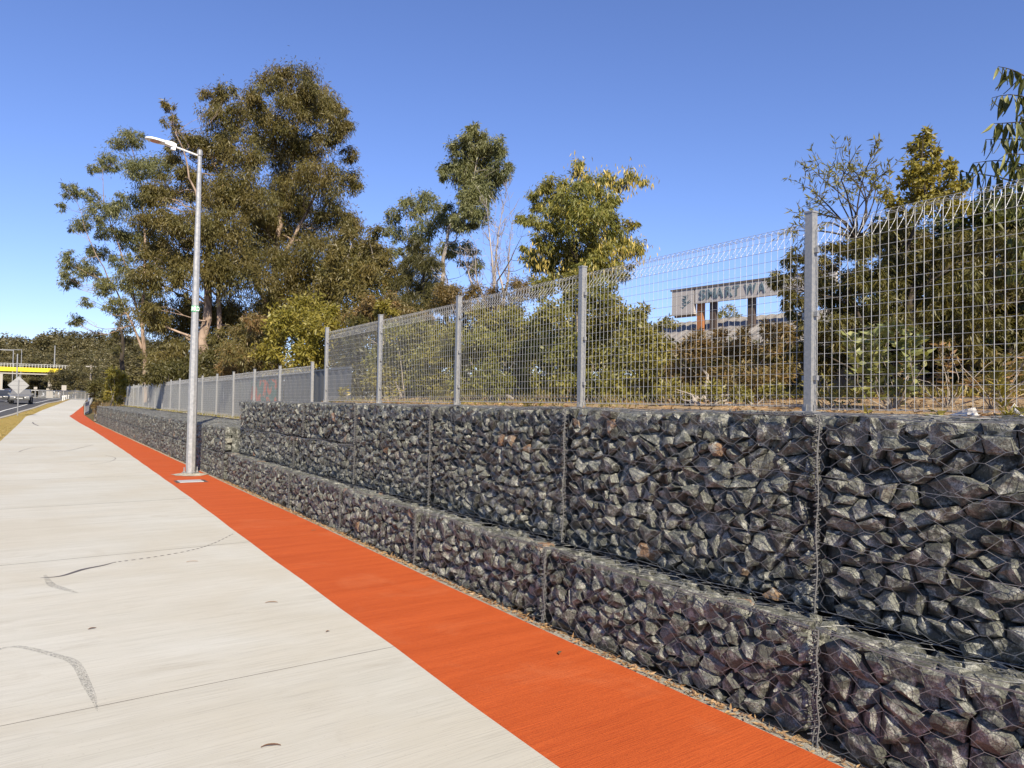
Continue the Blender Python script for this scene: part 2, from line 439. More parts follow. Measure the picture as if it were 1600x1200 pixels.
def front_map(X, y0, z0, W=2.1, H=1., sd=0):   # outward = -X
    ph = sd * 1.37
    def f(p):
        bu = max(0, math.sin(math.pi * min(max(p[0] / W, 0), 1))) ** .6 * max(0, math.sin(math.pi * min(max(p[1] / H, 0), 1))) ** .6
        return (X - p[2] - bu * (.022 + .012 * math.sin(p[0] * 5 + ph) * math.sin(p[1] * 6 + ph)), y0 + p[0] + .008 * math.sin(p[1] * 5 + ph), z0 + p[1] + .010 * math.sin(p[0] * 4 + ph) * p[1] / H)
    return f
def top_map(X, y0, z0):     # u along y, v along x, outward +z
    return lambda p: (X + p[1], y0 + p[0], z0 + p[2])
HEXW, HEXT, HEXH = .062, .038, .088
def hex_net(b, mp, W, H, rr, off=.012, seed=0, wr=.0014, n=3, amp=.012, step=1):
    """double twist hexagonal netting over W x H; twists run along u"""
    r = np.random.default_rng(seed)
    px_ = (HEXW + HEXT); nx = int(W / px_) + 1; ny = int(H / (HEXH)) + 1
    ph = r.uniform(0, 6, 4); sk = r.uniform(-.06, .12)
    def wv(u, v):
        return off + amp * (math.sin(u * 7 + ph[0]) * math.sin(v * 9 + ph[1])) * .6 + amp * .5 * math.sin(u * 23 + v * 17 + ph[2])
    def pt(u, v):
        uu = u + .012 * math.sin(v * 11 + ph[3]) + .006 * math.sin(u * 31 + v * 13); vv = v + sk * (u - W / 2) * .25 + .014 * math.sin(u * 5.3 + ph[1]) + .006 * math.sin(u * 29 + v * 21)
        uu = min(max(uu, 0), W); vv = min(max(vv, 0), H)
        return mp((uu, vv, wv(uu, vv)))
    # zigzag wires: each wire i follows rows between v=i*HEXH/2
    for j in range(0, 2 * ny + 1):
        v0 = j * HEXH / 2
        pts = []; u = 0
        k = 0
        up = j % 2
        lo = v0 - HEXH / 4; hi = v0 + HEXH / 4
        while u <= W + px_:
            a = lo if (k + up) % 2 == 0 else hi
            pts.append(pt(u, a)); pts.append(pt(u + HEXT, a)); u += px_; k += 1
        if H > v0 - .03: b.tube(pts, wr, n)
def lacing(b, p0, p1, rad=.012, wr=.0022, turns=40, seed=0, n=4):
    r = np.random.default_rng(seed)
    p0 = np.array(p0, float); p1 = np.array(p1, float); d = p1 - p0; L_ = np.linalg.norm(d); d /= L_
    u = np.cross(d, [.3, .5, .81]); u /= np.linalg.norm(u); q = np.cross(d, u)
    for s in range(2):
        pts = []
        m = turns * 6
        for i in range(m + 1):
            t = i / m; a = t * turns * 2 * math.pi * (1 if s == 0 else .83) + s * 2
            rr = rad * (1 + .45 * math.sin(i * 1.7 + s)) 
            pts.append(p0 + d * L_ * t + u * (rr * math.cos(a) + .007 * math.sin(t * 9 + s * 2)) + q * rr * math.sin(a))
        b.tube(pts, wr, n)
    b.tube([p0 + d * L_ * t + u * .006 * math.sin(t * 21) for t in np.linspace(0, 1, 24)], wr * 1.5, n)
    b.tube([p0 + d * L_ * t + q * .012 + u * .005 * math.sin(t * 17 + 1) for t in np.linspace(0, 1, 24)], wr * 1.5, n)

def basket(label, group, X, y0, y1, z0, z1, depth, cw, ch, seed, parts=True, top='stuff', topw=None, fine=True, net_top=True):
    r = np.random.default_rng(seed)
    root = empty('gabion_basket', (X, y0, z0)); tag(root, label, 'gabion', group)
    W = y1 - y0 - .04; H = z1 - z0
    T = lambda mp: (lambda p: tuple(a - b for a, b in zip(mp(p), (X, y0, z0))))
    fm = T(front_map(X, y0 + .02, z0 + .004, W, H, seed)); tm = T(top_map(X, y0 + .02, z1 - .012))
    b = MB()
    b.val = .2  # dark tone paints the shadow of the stone gaps into the core
    b.box((.13, .0, .0), (depth, W, H - .13)); b.build('core', M_STONE, root)
    vals = lambda: float(np.clip(r.beta(1.6, 2.0) * .93 if r.random() > .022 else r.uniform(.95, 1), 0, 1))
    def put(polys, mp, rev, n_parts, inner=False, lowrel=False):
        cells = sorted(polys, key=lambda q: -abs(np.cross(q[1:] - q[0], np.roll(q, -1, 0)[1:] - q[0]).sum()))
        big = MB()
        for i, q in enumerate(cells):
            vs, fs = stone_geo(q, r, rel=.012 if lowrel else .022)
            vs = [mp((p[0], p[1], min(p[2], .012))) for p in vs]
            if rev: fs = [f[::-1] for f in fs]
            v = vals()
            if i < n_parts:
                c = np.mean(vs, 0); s = MB(); s.val = v; s.add([np.array(p) - c for p in vs], fs)
                o = s.build('stone', M_STONE, root); o.location = c
            else:
                big.val = v; big.add(vs, fs)
        if big.f: tag(big.build('stone_fill', M_STONE, root), kind='stuff')
    polys = voronoi(W, H, cw, ch, seed)
    # second layer behind the first
    back = MB()
    for q in voronoi(W, H - .02, cw * 1.1, ch * 1.2, seed + 501, .05):
        vs, fs = stone_geo(q, r, shrink=1.0, depth=.05); back.val = vals(); back.add([fm((p[0], p[1], p[2] - .075)) for p in vs], [f[::-1] for f in fs])
    if fine: tag(back.build('stone_fill', M_STONE, root), kind='stuff')
    put(polys, fm, True, 285 if parts else 0)
    tw = topw if topw else min(depth, .8)
    if top:
        tp = voronoi(W, tw, .13, .10, seed + 77)
        put(tp, tm, False, 60 if (top == 'parts') else 0, lowrel=True)
    nb = MB()
    hex_net(nb, fm, W, H, r, off=.016, seed=seed, wr=.0013, n=3)
    if net_top and top: hex_net(nb, tm, W, tw, r, off=.016, seed=seed + 3, wr=.0013, n=3)
    # selvedge wires
    for (v, o_) in ((H - .004, .014), (.02, .004)):
        for k in range(3 if v > .1 else 1):
            ph = r.uniform(0, 6)
            nb.tube([fm((u, v + .012 * math.sin(u * 6 + ph) * .7, o_ + .006 * k + .006 * math.sin(u * 11 + ph))) for u in np.linspace(0, W, 20)], .0020, 3)
    if fine:
        for v in (.35, .68) if H > .8 else ():
            nb.tube([fm((u, v * H + .01 * math.sin(u * 4 + seed), .02 + .006 * math.sin(u * 15))) for u in np.linspace(0, W, 14)], .0015, 3)
    tag(nb.build('wire_mesh', M_WIRE, root), kind=None)
    lb = MB()
    lacing(lb, fm((-.02, .01, .018)), fm((-.02, H - .005, .018)), .013 if fine else .014, .0026, int(H * 38), seed, 4 if fine else 3)
    lb.build('lacing_wire', M_LACE, root); lb = MB()
    if fine: lacing(lb, fm((0, H, .02)), fm((min(.55, W), H + .0, .014)), .009, .0018, 14, seed + 1)
    if lb.f: lb.build('lacing_wire', M_LACE, root); lb = MB()
    if fine and H < .6: lacing(lb, fm((W + .004, .01, .02)), fm((W - .006, H - .005, .026)), .011, .0024, int(H * 34), seed + 9)
    if lb.f: lb.build('lacing_wire', M_LACE, root)
    return root

ordw = ['first', 'second', 'third', 'fourth', 'fifth', 'sixth', 'seventh', 'eighth', 'ninth', 'tenth', 'eleventh', 'twelfth', 'thirteenth', 'fourteenth', 'fifteenth', 'sixteenth', 'seventeenth', 'eighteenth']
GU, GL, GF = 'gabion baskets of the upper tier', 'gabion baskets of the projecting bottom tier', 'gabion baskets of the long low wall'
ups = [.24, 2.36, 4.46, 6.68, 8.75]
ul = ['tall upper gabion basket with the largest dark rocks, at the end nearest the viewer',
      'tall upper gabion basket below the thick fence post, left of the rope-like wire seam',
      'tall upper gabion basket of mixed dark rocks, third along the upper tier',
      'tall upper gabion basket of small grey rocks with one rusty stone, fourth along']
cs = [(.135, .070), (.108, .076), (.108, .078), (.108, .076)]
for i in range(4):
    basket(ul[i], GU, FACE_U, ups[i], ups[i + 1], .525, 1.505, .66, *cs[i], 100 + i, top='stuff', topw=.66)
for i, (a, c) in enumerate(((8.75, 10.85), (10.85, 12.95), (12.95, 15.05))):
    basket(f'half-height gabion basket of small stones, {ordw[i]} in the top course towards the lamp post', GU, FACE_U, a, c, 1.005, 1.505, .66, .12, .085, 120 + i, parts=(i == 0), topw=.66, fine=(i == 0))
for i, (a, c) in enumerate(((8.75, 11.3), (11.3, 13.3), (13.3, 15.05))):
    basket(f'half-height gabion basket of small stones, {ordw[i]} under the split top course', GU, FACE_U, a, c, .525, .997, .66, .12, .085, 130 + i, parts=(i == 0), top=None, fine=(i == 0))
lo = [-1.9, .1, 2.22, 4.41, 6.56, 8.66, 10.8, 12.95, 15.1]
for i in range(8):
    if i == 0: continue
    lab = ['', 'projecting bottom gabion basket with brown-tinged rocks, in the bottom corner of the view',
           'projecting bottom gabion basket ending at the double wire seam, beside bright orange paving',
           ][i] if i < 3 else f'projecting bottom gabion basket of dark stones, {ordw[i - 1]} along the orange strip'
    basket(lab, GL, FACE_L, lo[i], lo[i + 1], -.02, .522, .9, *((.14, .1) if i < 2 else (.12, .088)), 200 + i, parts=(i < 6), top='parts' if i < 5 else 'stuff', topw=.30, fine=(i < 6))
for i in range(17):
    a = 15.12 + i * 2.18; c = a + 2.17
    basket(f'low gabion basket of grey stones, {ordw[i]} in the top course from the high wall end', GF, FACE_F, a, c, .5, 1.0, 1.42, .13, .09, 300 + i, parts=False, topw=1.42, fine=False, net_top=True)
    basket(f'low gabion basket of grey stones, {ordw[i]} in the bottom course from the high wall end', GF, FACE_F - .01, a, c, -.02, .49, 1.42, .13, .09, 340 + i, parts=False, top=None, fine=False)

# ------------------------------------------------------------------ fences
PH = 1.255; WR = .00165
def vwire(h=1.13):
    b = MB()
    b.tube([(.055, 0, .03), (.0, 0, .025), (0, 0, .09), (.0, 0, h)], WR, 4)
    b.tube([(0, 0, h), (.02, 0, h + .02), (.075, 0, h + .008), (.068, 0, h - .03), (.0, 0, h - .115)], WR, 4)
    b.tube([(.055, 0, .03), (.0, 0, .10)], WR, 3)
    return b
def fence(name_label, X, z0, yposts, fine_bays, h=1.20, step=.052, hr=16, gauge=WR):
    root = empty('mesh_fence', (X, yposts[0], z0)); tag(root, name_label, 'fence')
    base_y = yposts[0]
    vm = vwire(h - .03).mesh('wire', M_FWIRE)
    pb = MB(); pb.box((-.026, -.026, 0), (.026, .026, h + .055)); pm = pb.mesh('fence_post', M_GALV)
    cb = MB(); cb.box((-.03, -.03, h + .055), (.03, .03, h + .066)); cm = cb.mesh('post_cap', M_GALV)
    bb = MB(); bb.box((-.065, -.065, -.01), (.065, .065, .008)); bb.tube([(0.045, .045, 0), (.045, .045, .03)], .008, 6, True); bb.tube([(-0.045, -.045, 0), (-.045, -.045, .03)], .008, 6, True)
    for sx, sy in ((-1, 0), (1, 0), (0, -1), (0, 1)):
        bb.box((min(sx * .03, sx * .036) - (.003 if sx == 0 else 0), min(sy * .03, sy * .036) - (.003 if sy == 0 else 0), .008), (max(sx * .03, sx * .055) + (.003 if sx == 0 else 0), max(sy * .03, sy * .055) + (.003 if sy == 0 else 0), .05))
    bm_ = bb.mesh('base_plate', M_GALV)
    for i, y in enumerate(yposts):
        p = link('fence_post', pm, root, (random.uniform(-.004, .004), y - base_y, 0)); p.rotation_euler = (random.uniform(-.006, .006), random.uniform(-.006, .006), 0)
        link('post_cap', cm, p); link('base_plate', bm_, p)
    for i in range(len(yposts) - 1):
        a, c = yposts[i] - base_y + .045, yposts[i + 1] - base_y - .045
        b = MB(); dz = random.uniform(-.012, .012)
        sag = lambda y: .006 * math.sin(y * 3 + i)
        zs = [.03, .10] + [float(v) for v in np.linspace(.10, h - .145, hr - 1)[1:]] + [h - .03]
        for z in zs: b.tube([(WR, y, z + dz) for y in (a, (a + c) / 2, c)], WR * .85, 4)
        for (xx, z) in ((.055, .035), (.078, h - .018), (.068, h - .06), (.02, h - .008), (.0, h - .145)): b.tube([(xx, a, z + dz), (xx, c, z + dz)], WR * .85, 4)
        n = int(round((c - a) / step)); ysv = np.linspace(a + .004, c - .004, n + 1)
        if i in fine_bays:
            o = b.build('mesh_panel', M_FWIRE, root)
            for y in ysv: link('wire', vm, o, (random.uniform(-.001, .001), y, dz))
        else:
            src = vwire(h - .03)
            for y in ysv: b.add([(p[0], p[1] + y, p[2] + dz) for p in src.v], src.f)
            o = b.build('mesh_panel', M_FWIRE, root)
        # clamps
        if i < 6 and len(yposts) < 10:
            cl = MB(); cl.box((-.012, -.015, 0), (.012, .015, .03)); clm = clm if i else cl.mesh('clamp', M_GALV)
            for z in (.2, .6, 1.0):
                for yq in (a - .005, c + .005): link('clamp', clm, root, (0, yq, z))
    return root
fence('galvanised roll-top mesh fence standing on the high gabion wall', 4.1, 1.515, [3.02 + 2.36 * k for k in range(-2, 5)], (1, 2))
fence('galvanised roll-top mesh fence behind the long low gabion wall', 4.6, 1.05, [14.81 + 2.375 * k for k in range(0, 17)], (), gauge=WR)
b = MB(); yv = [14.2 + i * 1.0 for i in range(39)]
b.add([p for y in yv for p in ((4.46 + .04 * math.sin(y * 3), y, 1.045), (4.78, y, 1.06), (4.44 + .04 * math.sin(y * 3), y, .98))], [f for i in range(38) for f in ((3 * i, 3 * i + 1, 3 * i + 4, 3 * i + 3), (3 * i + 2, 3 * i, 3 * i + 3, 3 * i + 5))])
b.build('fence_footing', M_CONC, kind='structure')
# grey solid fence behind the mesh
M_PANEL = mat('dark_sheet', (.075, .08, .085), .5)
M_PANEL_G = mat('grey_sheet', (.13, .14, .14), .6)
def graffiti():
    m = mat('spray_paint', rough=.7); n = N(m); co = n.coord((1, 1, 1))
    f = n.noise(co, 2.6, 2, .5, .8)
    n.col(n.ramp(f, [(.38, (.08, .14, .12)), (.47, (.10, .19, .15)), (.5, (.5, .12, .07)), (.62, (.45, .13, .08)), (.66, (.10, .12, .11))], 'EASE')); return m
SY = PX(548, 600, 5.15)[1]
wl = empty('sheet_fence', (5.15, SY, 1.03)); tag(wl, 'dark grey sheet metal fence behind the mesh fence, with a red graffiti patch', 'fence')
for i in range(18):
    if SY + i * 2.4 > 52: break
    b = MB(); n = 24
    vs = []
    zt = 1.16 if i > 0 else 1.18
    for k in range(n + 1):
        yy_ = i * 2.4 + k * 2.36 / n; xx = (.012 if (k % 4) < 2 else -.012)
        vs += [(xx, yy_, -.05), (xx, yy_, zt)]
    b.add(vs, [(2 * k, 2 * k + 1, 2 * k + 3, 2 * k + 2) for k in range(n)])
    b.box((-.025, i * 2.4, zt - .03), (.025, i * 2.4 + 2.38, zt + .01))
    b.build('sheet_panel', M_PANEL if i < 3 else M_PANEL_G, wl)
yg0, yg1 = PX(433, 600, 5.13)[1], PX(393, 600, 5.13)[1]
b = MB(); b.add([(-.03, yg0 - SY, .12), (-.03, yg1 - SY, .12), (-.03, yg1 - SY, 1.05), (-.03, yg0 - SY, 1.05)], [(0, 1, 2, 3)])
b.build('graffiti', graffiti(), wl, label='red and green spray painted patch')

# ------------------------------------------------------------------ lamp post
PXp, PYp = 2.65, 16.4
lp = empty('lamp_post', (PXp, PYp, 0)); tag(lp, 'tall galvanised octagonal lamp post with one arm, beside the low gabion wall', 'lamp post')
b = MB(); b.tube([(0, 0, 0.02), (0, 0, 1.6), (.0, 0, 6.5)], [.094, .087, .041], 8, True); b.build('pole', M_POLE, lp)
b = MB(); b.tube([(0, 0, 6.5), (0, 0, 6.53), (0, 0, 6.6), (0, 0, 6.63)], [.052, .055, .055, .03], 12, True); b.build('pole_cap', M_GALV, lp)
b = MB(); b.tube([(-.03, 0, 6.50), (-.50, -.08, 6.575)], .02, 8, True); b.build('arm', mat('white_arm', (.72, .72, .7), .4), lp)
M_LUM = mat('luminaire_paint', (.75, .76, .76), .35); M_LENS = mat('lamp_lens', (.55, .30, .22), .15); 
lm = MB()
def ring(x, hw, z0, z1): return [(x, -hw, z0), (x, -hw * .9, z1), (x, hw * .9, z1), (x, hw, z0)]
prof = [(0, .05, -.03, .06), (-.10, .07, -.045, .085), (-.30, .085, -.03, .07), (-.34, .14, -.02, .045), (-.5, .165, -.02, .035), (-.66, .15, -.02, .03), (-.76, .09, -.015, .02), (-.79, .03, -.01, .01)]
vs = [p for q in prof for p in ring(*q)]
fs = [(i * 4 + k, i * 4 + (k + 1) % 4, i * 4 + 4 + (k + 1) % 4, i * 4 + 4 + k) for i in range(len(prof) - 1) for k in range(4)] + [(0, 3, 2, 1)] + [tuple(range(len(vs) - 4, len(vs)))]
lm.add(vs, fs); lum = lm.build('luminaire', M_LUM, lp); lum.location = (-.46, -.075, 6.58); lum.rotation_euler = (0, R(4), R(9.5)); lum.scale = (.74, .74, .74)
b = MB(); b.box((-.13, -.05, -.12), (-.02, .05, -.035)); b.build('knuckle', M_LUM, lum)
b = MB(); b.tube([(-.53, 0, -.032), (-.53, 0, -.02)], [.12, .13], 16, True); b.build('lens', M_LENS, lum)
# green label
gb = MB(); gb.tube([(0, 0, 3.30), (0, 0, 3.42)], [.0775, .0765], 8); gb.build('label_band', mat('green_label', (.04, .42, .16), .5), lp)
def text_obj(body, size, m, name, parent, loc, rot, ext=.002, bold=0, sx=1):
    c = D.curves.new(name, 'FONT'); c.body = body; c.size = size; c.extrude = ext; c.offset = bold
    c.align_x = 'LEFT'; t = D.objects.new(name, c)
    me = D.meshes.new_from_object(t); D.objects.remove(t)
    me.materials.clear(); me.materials.append(m)
    o = link(name, me, parent, loc); o.rotation_euler = rot; o.scale = (sx, 1, 1); return o
M_WHITE = mat('white_print', (.8, .8, .78), .5)
va = math.atan2(-PXp, -PYp)  # direction to viewer
for k, ch_ in enumerate('MRD'):
    a = math.atan2(-PYp, -PXp) + (k - 1) * .62
    text_obj(ch_, .13, M_WHITE, 'label_letter', lp, (.082 * math.cos(a) - .03 * -math.sin(a), .082 * math.sin(a) - .03 * math.cos(a), 3.315), (R(90), 0, a + R(90)), .001, .003, .7)
# base: mortar skirt, flange, bolts
b = MB(); r = np.random.default_rng(3); n = 18
vs = [(0, 0, .03)]
for rr, z in ((.14, .035), (.22, .02), (.32, .004)):
    for k in range(n):
        a = 2 * math.pi * k / n; q = rr * (1 + r.normal(0, .13)); vs.append((q * math.cos(a), q * math.sin(a), z + r.uniform(-.004, .01)))
fs = [(0, 1 + k, 1 + (k + 1) % n) for k in range(n)] + [(1 + j * n + k, 1 + (j + 1) * n + k, 1 + (j + 1) * n + (k + 1) % n, 1 + j * n + (k + 1) % n) for j in range(2) for k in range(n)]
b.add(vs, fs); b.build('mortar_skirt', M_CONC, lp)
b = MB(); b.tube([(0, 0, .02), (0, 0, .055)], .17, 4, True); b.build('base_flange', M_GALV, lp)
for k in range(4):
    a = k * math.pi / 2 + .3; b = MB(); b.tube([(.135 * math.cos(a), .135 * math.sin(a), .05), (.135 * math.cos(a), .135 * math.sin(a), .16)], .012, 6, True)
    b.tube([(.135 * math.cos(a), .135 * math.sin(a), .055), (.135 * math.cos(a), .135 * math.sin(a), .085)], .024, 6, True); b.build('anchor_bolt', M_GALV, lp)
pc = G(298, 753); pit = empty('pit_cover', (pc[0], pc[1], 0)); tag(pit, 'small rectangular metal service pit lid set in orange paving beside the lamp post', 'pit lid')
b = MB(); b.box((-.27, -.22, -.02), (.27, .22, .0045)); b.build('surround', mat('pit_dark', (.06, .055, .05), .7), pit)
b = MB(); b.box((-.215, -.195, -.01), (.2, .195, .012)); bevel(b.build('lid', galv('pit_lid', .5, .5, .3), pit), .004)

# ------------------------------------------------------------------ foliage engine
def unit(a): return a / (np.linalg.norm(a, axis=1, keepdims=True) + 1e-9)
def leaf_arrays(c, d, L_, Wd, r, fold=.25):
    n = len(c); s = unit(np.cross(d, r.normal(size=(n, 3)))); up = np.cross(s, d)
    L_ = (L_ * r.uniform(.7, 1.3, n))[:, None]; Wd = (Wd * r.uniform(.75, 1.25, n))[:, None]
    v = np.empty((n, 4, 3)); v[:, 0] = c; v[:, 2] = c + d * L_ + up * L_ * .08
    v[:, 1] = c + d * L_ * .42 + s * Wd * .5 + up * Wd * fold; v[:, 3] = c + d * L_ * .42 - s * Wd * .5 + up * Wd * fold
    return v
def quads(name, V, vals, m, parent, kind=None):
    n = len(V); me = D.meshes.new(name)
    me.vertices.add(n * 4); me.vertices.foreach_set('co', V.astype(np.float32).ravel())
    me.loops.add(n * 4); me.loops.foreach_set('vertex_index', np.arange(n * 4, dtype=np.int32))
    me.polygons.add(n); me.polygons.foreach_set('loop_start', np.arange(0, n * 4, 4, dtype=np.int32))
    at = me.attributes.new('v', 'FLOAT', 'FACE'); at.data.foreach_set('value', vals.astype(np.float32))
    me.materials.append(m); me.update(calc_edges=True)
    o = link(name, me, parent)
    if kind: o['kind'] = kind
    return o
def clump_leaves(cl, L_, Wd, k, r, droop=.8, sub=.30, flat=.8, shell=.5):
    """cl: list of (center, radius). Leaves hang in small sprays inside each clump."""
    C = []; Dn = []; Vv = []
    for c, rad in cl:
        N_ = int(k * math.pi * rad * rad / (.3 * L_ * Wd)); 
        if N_ < 4: continue
        ns = max(5, int(10 * (rad / max(L_ * 2.2, .05)) ** 1.15)); ns = min(ns, 70)
        q = unit(r.normal(size=(ns, 3))) * (r.uniform(shell * .4, 1, (ns, 1)) ** .6) * rad; q[:, 2] *= flat
        sz = r.uniform(.6, 1.35, ns) * rad * sub
        i = r.integers(0, ns, N_)
        g_ = r.normal(size=(N_, 3)) * .55; g_[:, 2] = g_[:, 2] * .95 - .15
        p = np.asarray(c) + q[i] + g_ * sz[i][:, None]
        d = unit(g_ * .5 + r.normal(size=(N_, 3)) * .55 + np.array([0, 0, -droop]))
        C.append(p); Dn.append(d)
        Vv.append(np.clip(r.beta(2, 2.2, N_) * .7 + r.uniform(0, .3, ns)[i] * .6 + r.normal(0, .08), 0, 1))
    return np.vstack(C), np.vstack(Dn), np.concatenate(Vv)
def curve_pts(a, b, bend, r, n=6, sagz=0):
    a = np.asarray(a, float); b = np.asarray(b, float); L_ = np.linalg.norm(b - a)
    o = r.normal(size=3) * bend * L_; o[2] = o[2] * .5 + sagz * L_
    o2 = r.normal(size=3) * bend * .4 * L_
    return [a + (b - a) * t + o * math.sin(math.pi * t) + o2 * math.sin(2 * math.pi * t) for t in np.linspace(0, 1, n)]
def plant(name, label, cat, base, trunks, clumps, leafm, barkm, L_=.2, Wd=.05, k=1.6, droop=.8, seed=1, tr=.15, group=None,
          twigs=3, sub=.30, flat=.8, extra=(), trunk_name='trunk', crown='crown', br=.035, shell=.5, bare=False):
    """trunks: list of polylines (world). clumps: list (center, radius)."""
    r = np.random.default_rng(seed); base = np.asarray(base, float)
    root = empty(name, tuple(base)); tag(root, label, cat, group)
    tb = MB(); bb = MB(); nodes = []
    for ti, tl in enumerate(trunks):
        tr_ = tr * (1 if ti == 0 else .5)
        tl = [np.asarray(p, float) for p in tl]; n = 5; P = []
        for a, c in zip(tl[:-1], tl[1:]):
            for t in np.linspace(0, 1, n)[:-1]: P.append(a * (1 - t) + c * t)
        P.append(tl[-1]); L0 = len(P)
        P = [p + r.normal(0, tr * .3, 3) * [1, 1, .2] * (0 < i < L0 - 1) for i, p in enumerate(P)]
        rad = [tr_ * (1 - .88 * (i / (L0 - 1)) ** .8) * (1.25 if i == 0 else 1) for i in range(L0)]
        tb.tube([p - base for p in P], rad, 8)
        nodes += [(p, q) for p, q in zip(P, rad)]
    NP = np.array([p for p, _ in nodes]); NR = [q for _, q in nodes]
    for c, rad in clumps:
        c = np.asarray(c, float)
        dist = np.linalg.norm(NP - c, axis=1) + np.maximum(0, NP[:, 2] - (c[2] - rad * .8)) * 3 + r.uniform(0, .3, len(NP)) * rad
        i = int(np.argmin(dist)); a = NP[i]; rb = min(NR[i] * .6, br * (rad + .6))
        P = curve_pts(a, c + [0, 0, -rad * .2], .10, r, 7, -.06)
        bb.tube([p - base for p in P], [rb * (1 - .78 * t) for t in np.linspace(0, 1, 7)], 5)
        for _ in range(twigs):
            j = r.integers(3, 7); e = c + unit(r.normal(size=(1, 3)))[0] * rad * r.uniform(.6, .98) * [1, 1, flat]
            bb.tube([p - base for p in curve_pts(P[j], e, .12, r, 5)], [rb * .3 * (1 - .8 * t) + .002 for t in np.linspace(0, 1, 5)], 4)
    tb.build(trunk_name, barkm, root, smooth=True)
    tag(bb.build('branches', barkm, root, smooth=True), kind='stuff')
    if not bare:
        C, Dn, Vv = clump_leaves(clumps, L_, Wd, k, r, droop, sub, flat, shell)
        V = leaf_arrays(C - base, Dn, L_, Wd, r); quads(crown, V, Vv, leafm, root, 'stuff')
    return root
def CL(lst, dist, jit, seed=0):
    r = np.random.default_rng(seed); out = []
    for t in lst:
        d = dist + r.uniform(-jit, jit); p = PD(t[0], t[1], d); out.append((p, rpx(t[2], p)))
    return out
def airy(cl, seed, n=3, f=.56):
    # add a few stray sprays around every clump
    r = np.random.default_rng(seed); out = list(cl)
    for c, rad in cl:
        out.append((c + unit(r.normal(size=(1, 3)))[0] * rad * r.uniform(.7, 1.15), rad * .42 * r.uniform(.7, 1.2)))
    return out

# --- big gum
bigB = [(255,300,26),(235,345,26),(262,348,28),(250,385,28),(225,430,24),(300,270,22),(312,225,20),(240,305,20),(470,130,34),(430,122,26),(505,160,30),(525,200,28),(490,165,34),(392,150,24),(352,140,18),(330,152,18),(345,190,32),(400,190,32),(440,180,36),(535,190,16),(545,238,15),(480,230,36),(430,230,40),(380,240,36),(330,240,30),(500,275,38),(543,282,22),(450,290,44),(390,300,44),(340,300,40),(520,330,32),(550,352,22),(470,350,48),(410,360,48),(350,360,44),(300,345,34),
 (560,395,28),(500,400,48),(440,420,50),(380,420,50),(320,415,44),(280,400,30),(545,430,36),(580,400,26),(262,440,28),(240,490,32),(275,500,40),(325,500,44),(375,490,42),(425,490,46),(480,460,44),(300,560,32),(262,560,32),(355,545,36),(400,530,40),(300,300,24),(290,215,20),(262,165,10),(268,188,13),(270,240,16)]
b0 = PD(320, 588, 40); b0[2] = 1.5; tb0 = PD(425, 585, 44); tb0[2] = 1.6
plant('gum_tree', 'massive dark olive gum tree towering behind the lamp post, with pale forked limbs', 'tree', b0,
      [[b0, PD(322, 500, 40), PD(330, 400, 40.5), PD(345, 300, 41), PD(352, 200, 41.5)],
       [b0 + [.5, .2, 1], PD(345, 420, 40), PD(300, 300, 39.5), PD(275, 210, 39)]],
      airy(CL([c for c in bigB if c[0] < 400], 40.5, 2.6, 1), 1, 4), L_EUC, B_GUM, .20, .042, 2.6, .9, 11, .30, br=.05, sub=.34)
plant('gum_tree', 'tallest gum tree with a rounded top and white upper branches, left of the narrow gum', 'tree', tb0,
      [[tb0, PD(427, 480, 44), PD(432, 400, 44), PD(440, 300, 44), PD(462, 220, 44), PD(468, 150, 44)],
       [PD(428, 500, 44), PD(385, 400, 43), PD(352, 330, 42.5)], [PD(430, 420, 44), PD(480, 330, 43.5), PD(520, 250, 43)]],
      airy(CL([c for c in bigB if c[0] >= 400], 43.5, 3.0, 2), 2, 4), L_EUC, B_GUM, .20, .042, 2.6, .9, 12, .28, br=.05, sub=.34)
leftC = [(205,212,20),(185,225,14),(170,252,18),(150,262,12),(215,262,26),(250,262,26),(112,298,15),(95,320,8),(140,302,14),(150,328,20),(190,325,24),(222,305,22),(128,350,16),(170,362,20),(205,372,24),(235,372,24),(108,408,16),(135,420,20),(110,440,14),(160,445,20),(182,475,18),(118,498,12),(135,470,10),(205,440,24),(228,465,22),(150,392,18),(190,405,18),(240,420,22),(100,424,10)]
c0 = PD(228, 605, 47); c0[2] = 1.3
plant('gum_tree', 'slender open-crowned gum tree with a pinkish trunk at the edge of the trees', 'tree', c0,
      [[c0, PD(222, 500, 47), PD(226, 400, 47), PD(222, 300, 47), PD(205, 225, 47)],
       [PD(222, 545, 47), PD(190, 470, 47), PD(150, 400, 46), PD(118, 310, 46)],
       [PD(224, 520, 47), PD(200, 420, 47), PD(165, 330, 47), PD(160, 265, 47)]],
      airy(CL(leftC, 47, 2.2, 3), 3, 3, .6), L_EUC2, B_GUM, .18, .038, 1.9, .9, 13, .13, br=.03, sub=.32)
k0 = PD(193, 600, 60); k0[2] = 1.3
plant('gum_tree', 'thin black-trunked tree with sparse drooping dark foliage beside the pinkish trunk', 'tree', k0, [[k0, PD(192, 540, 60), PD(188, 480, 60)]],
      CL([(185, 520, 14), (196, 505, 14), (200, 530, 11), (180, 545, 9), (190, 490, 13), (172, 525, 7)], 60, 1.5, 4), L_CAS, B_DARK, .3, .06, 1.4, .9, 14, .24, br=.03)
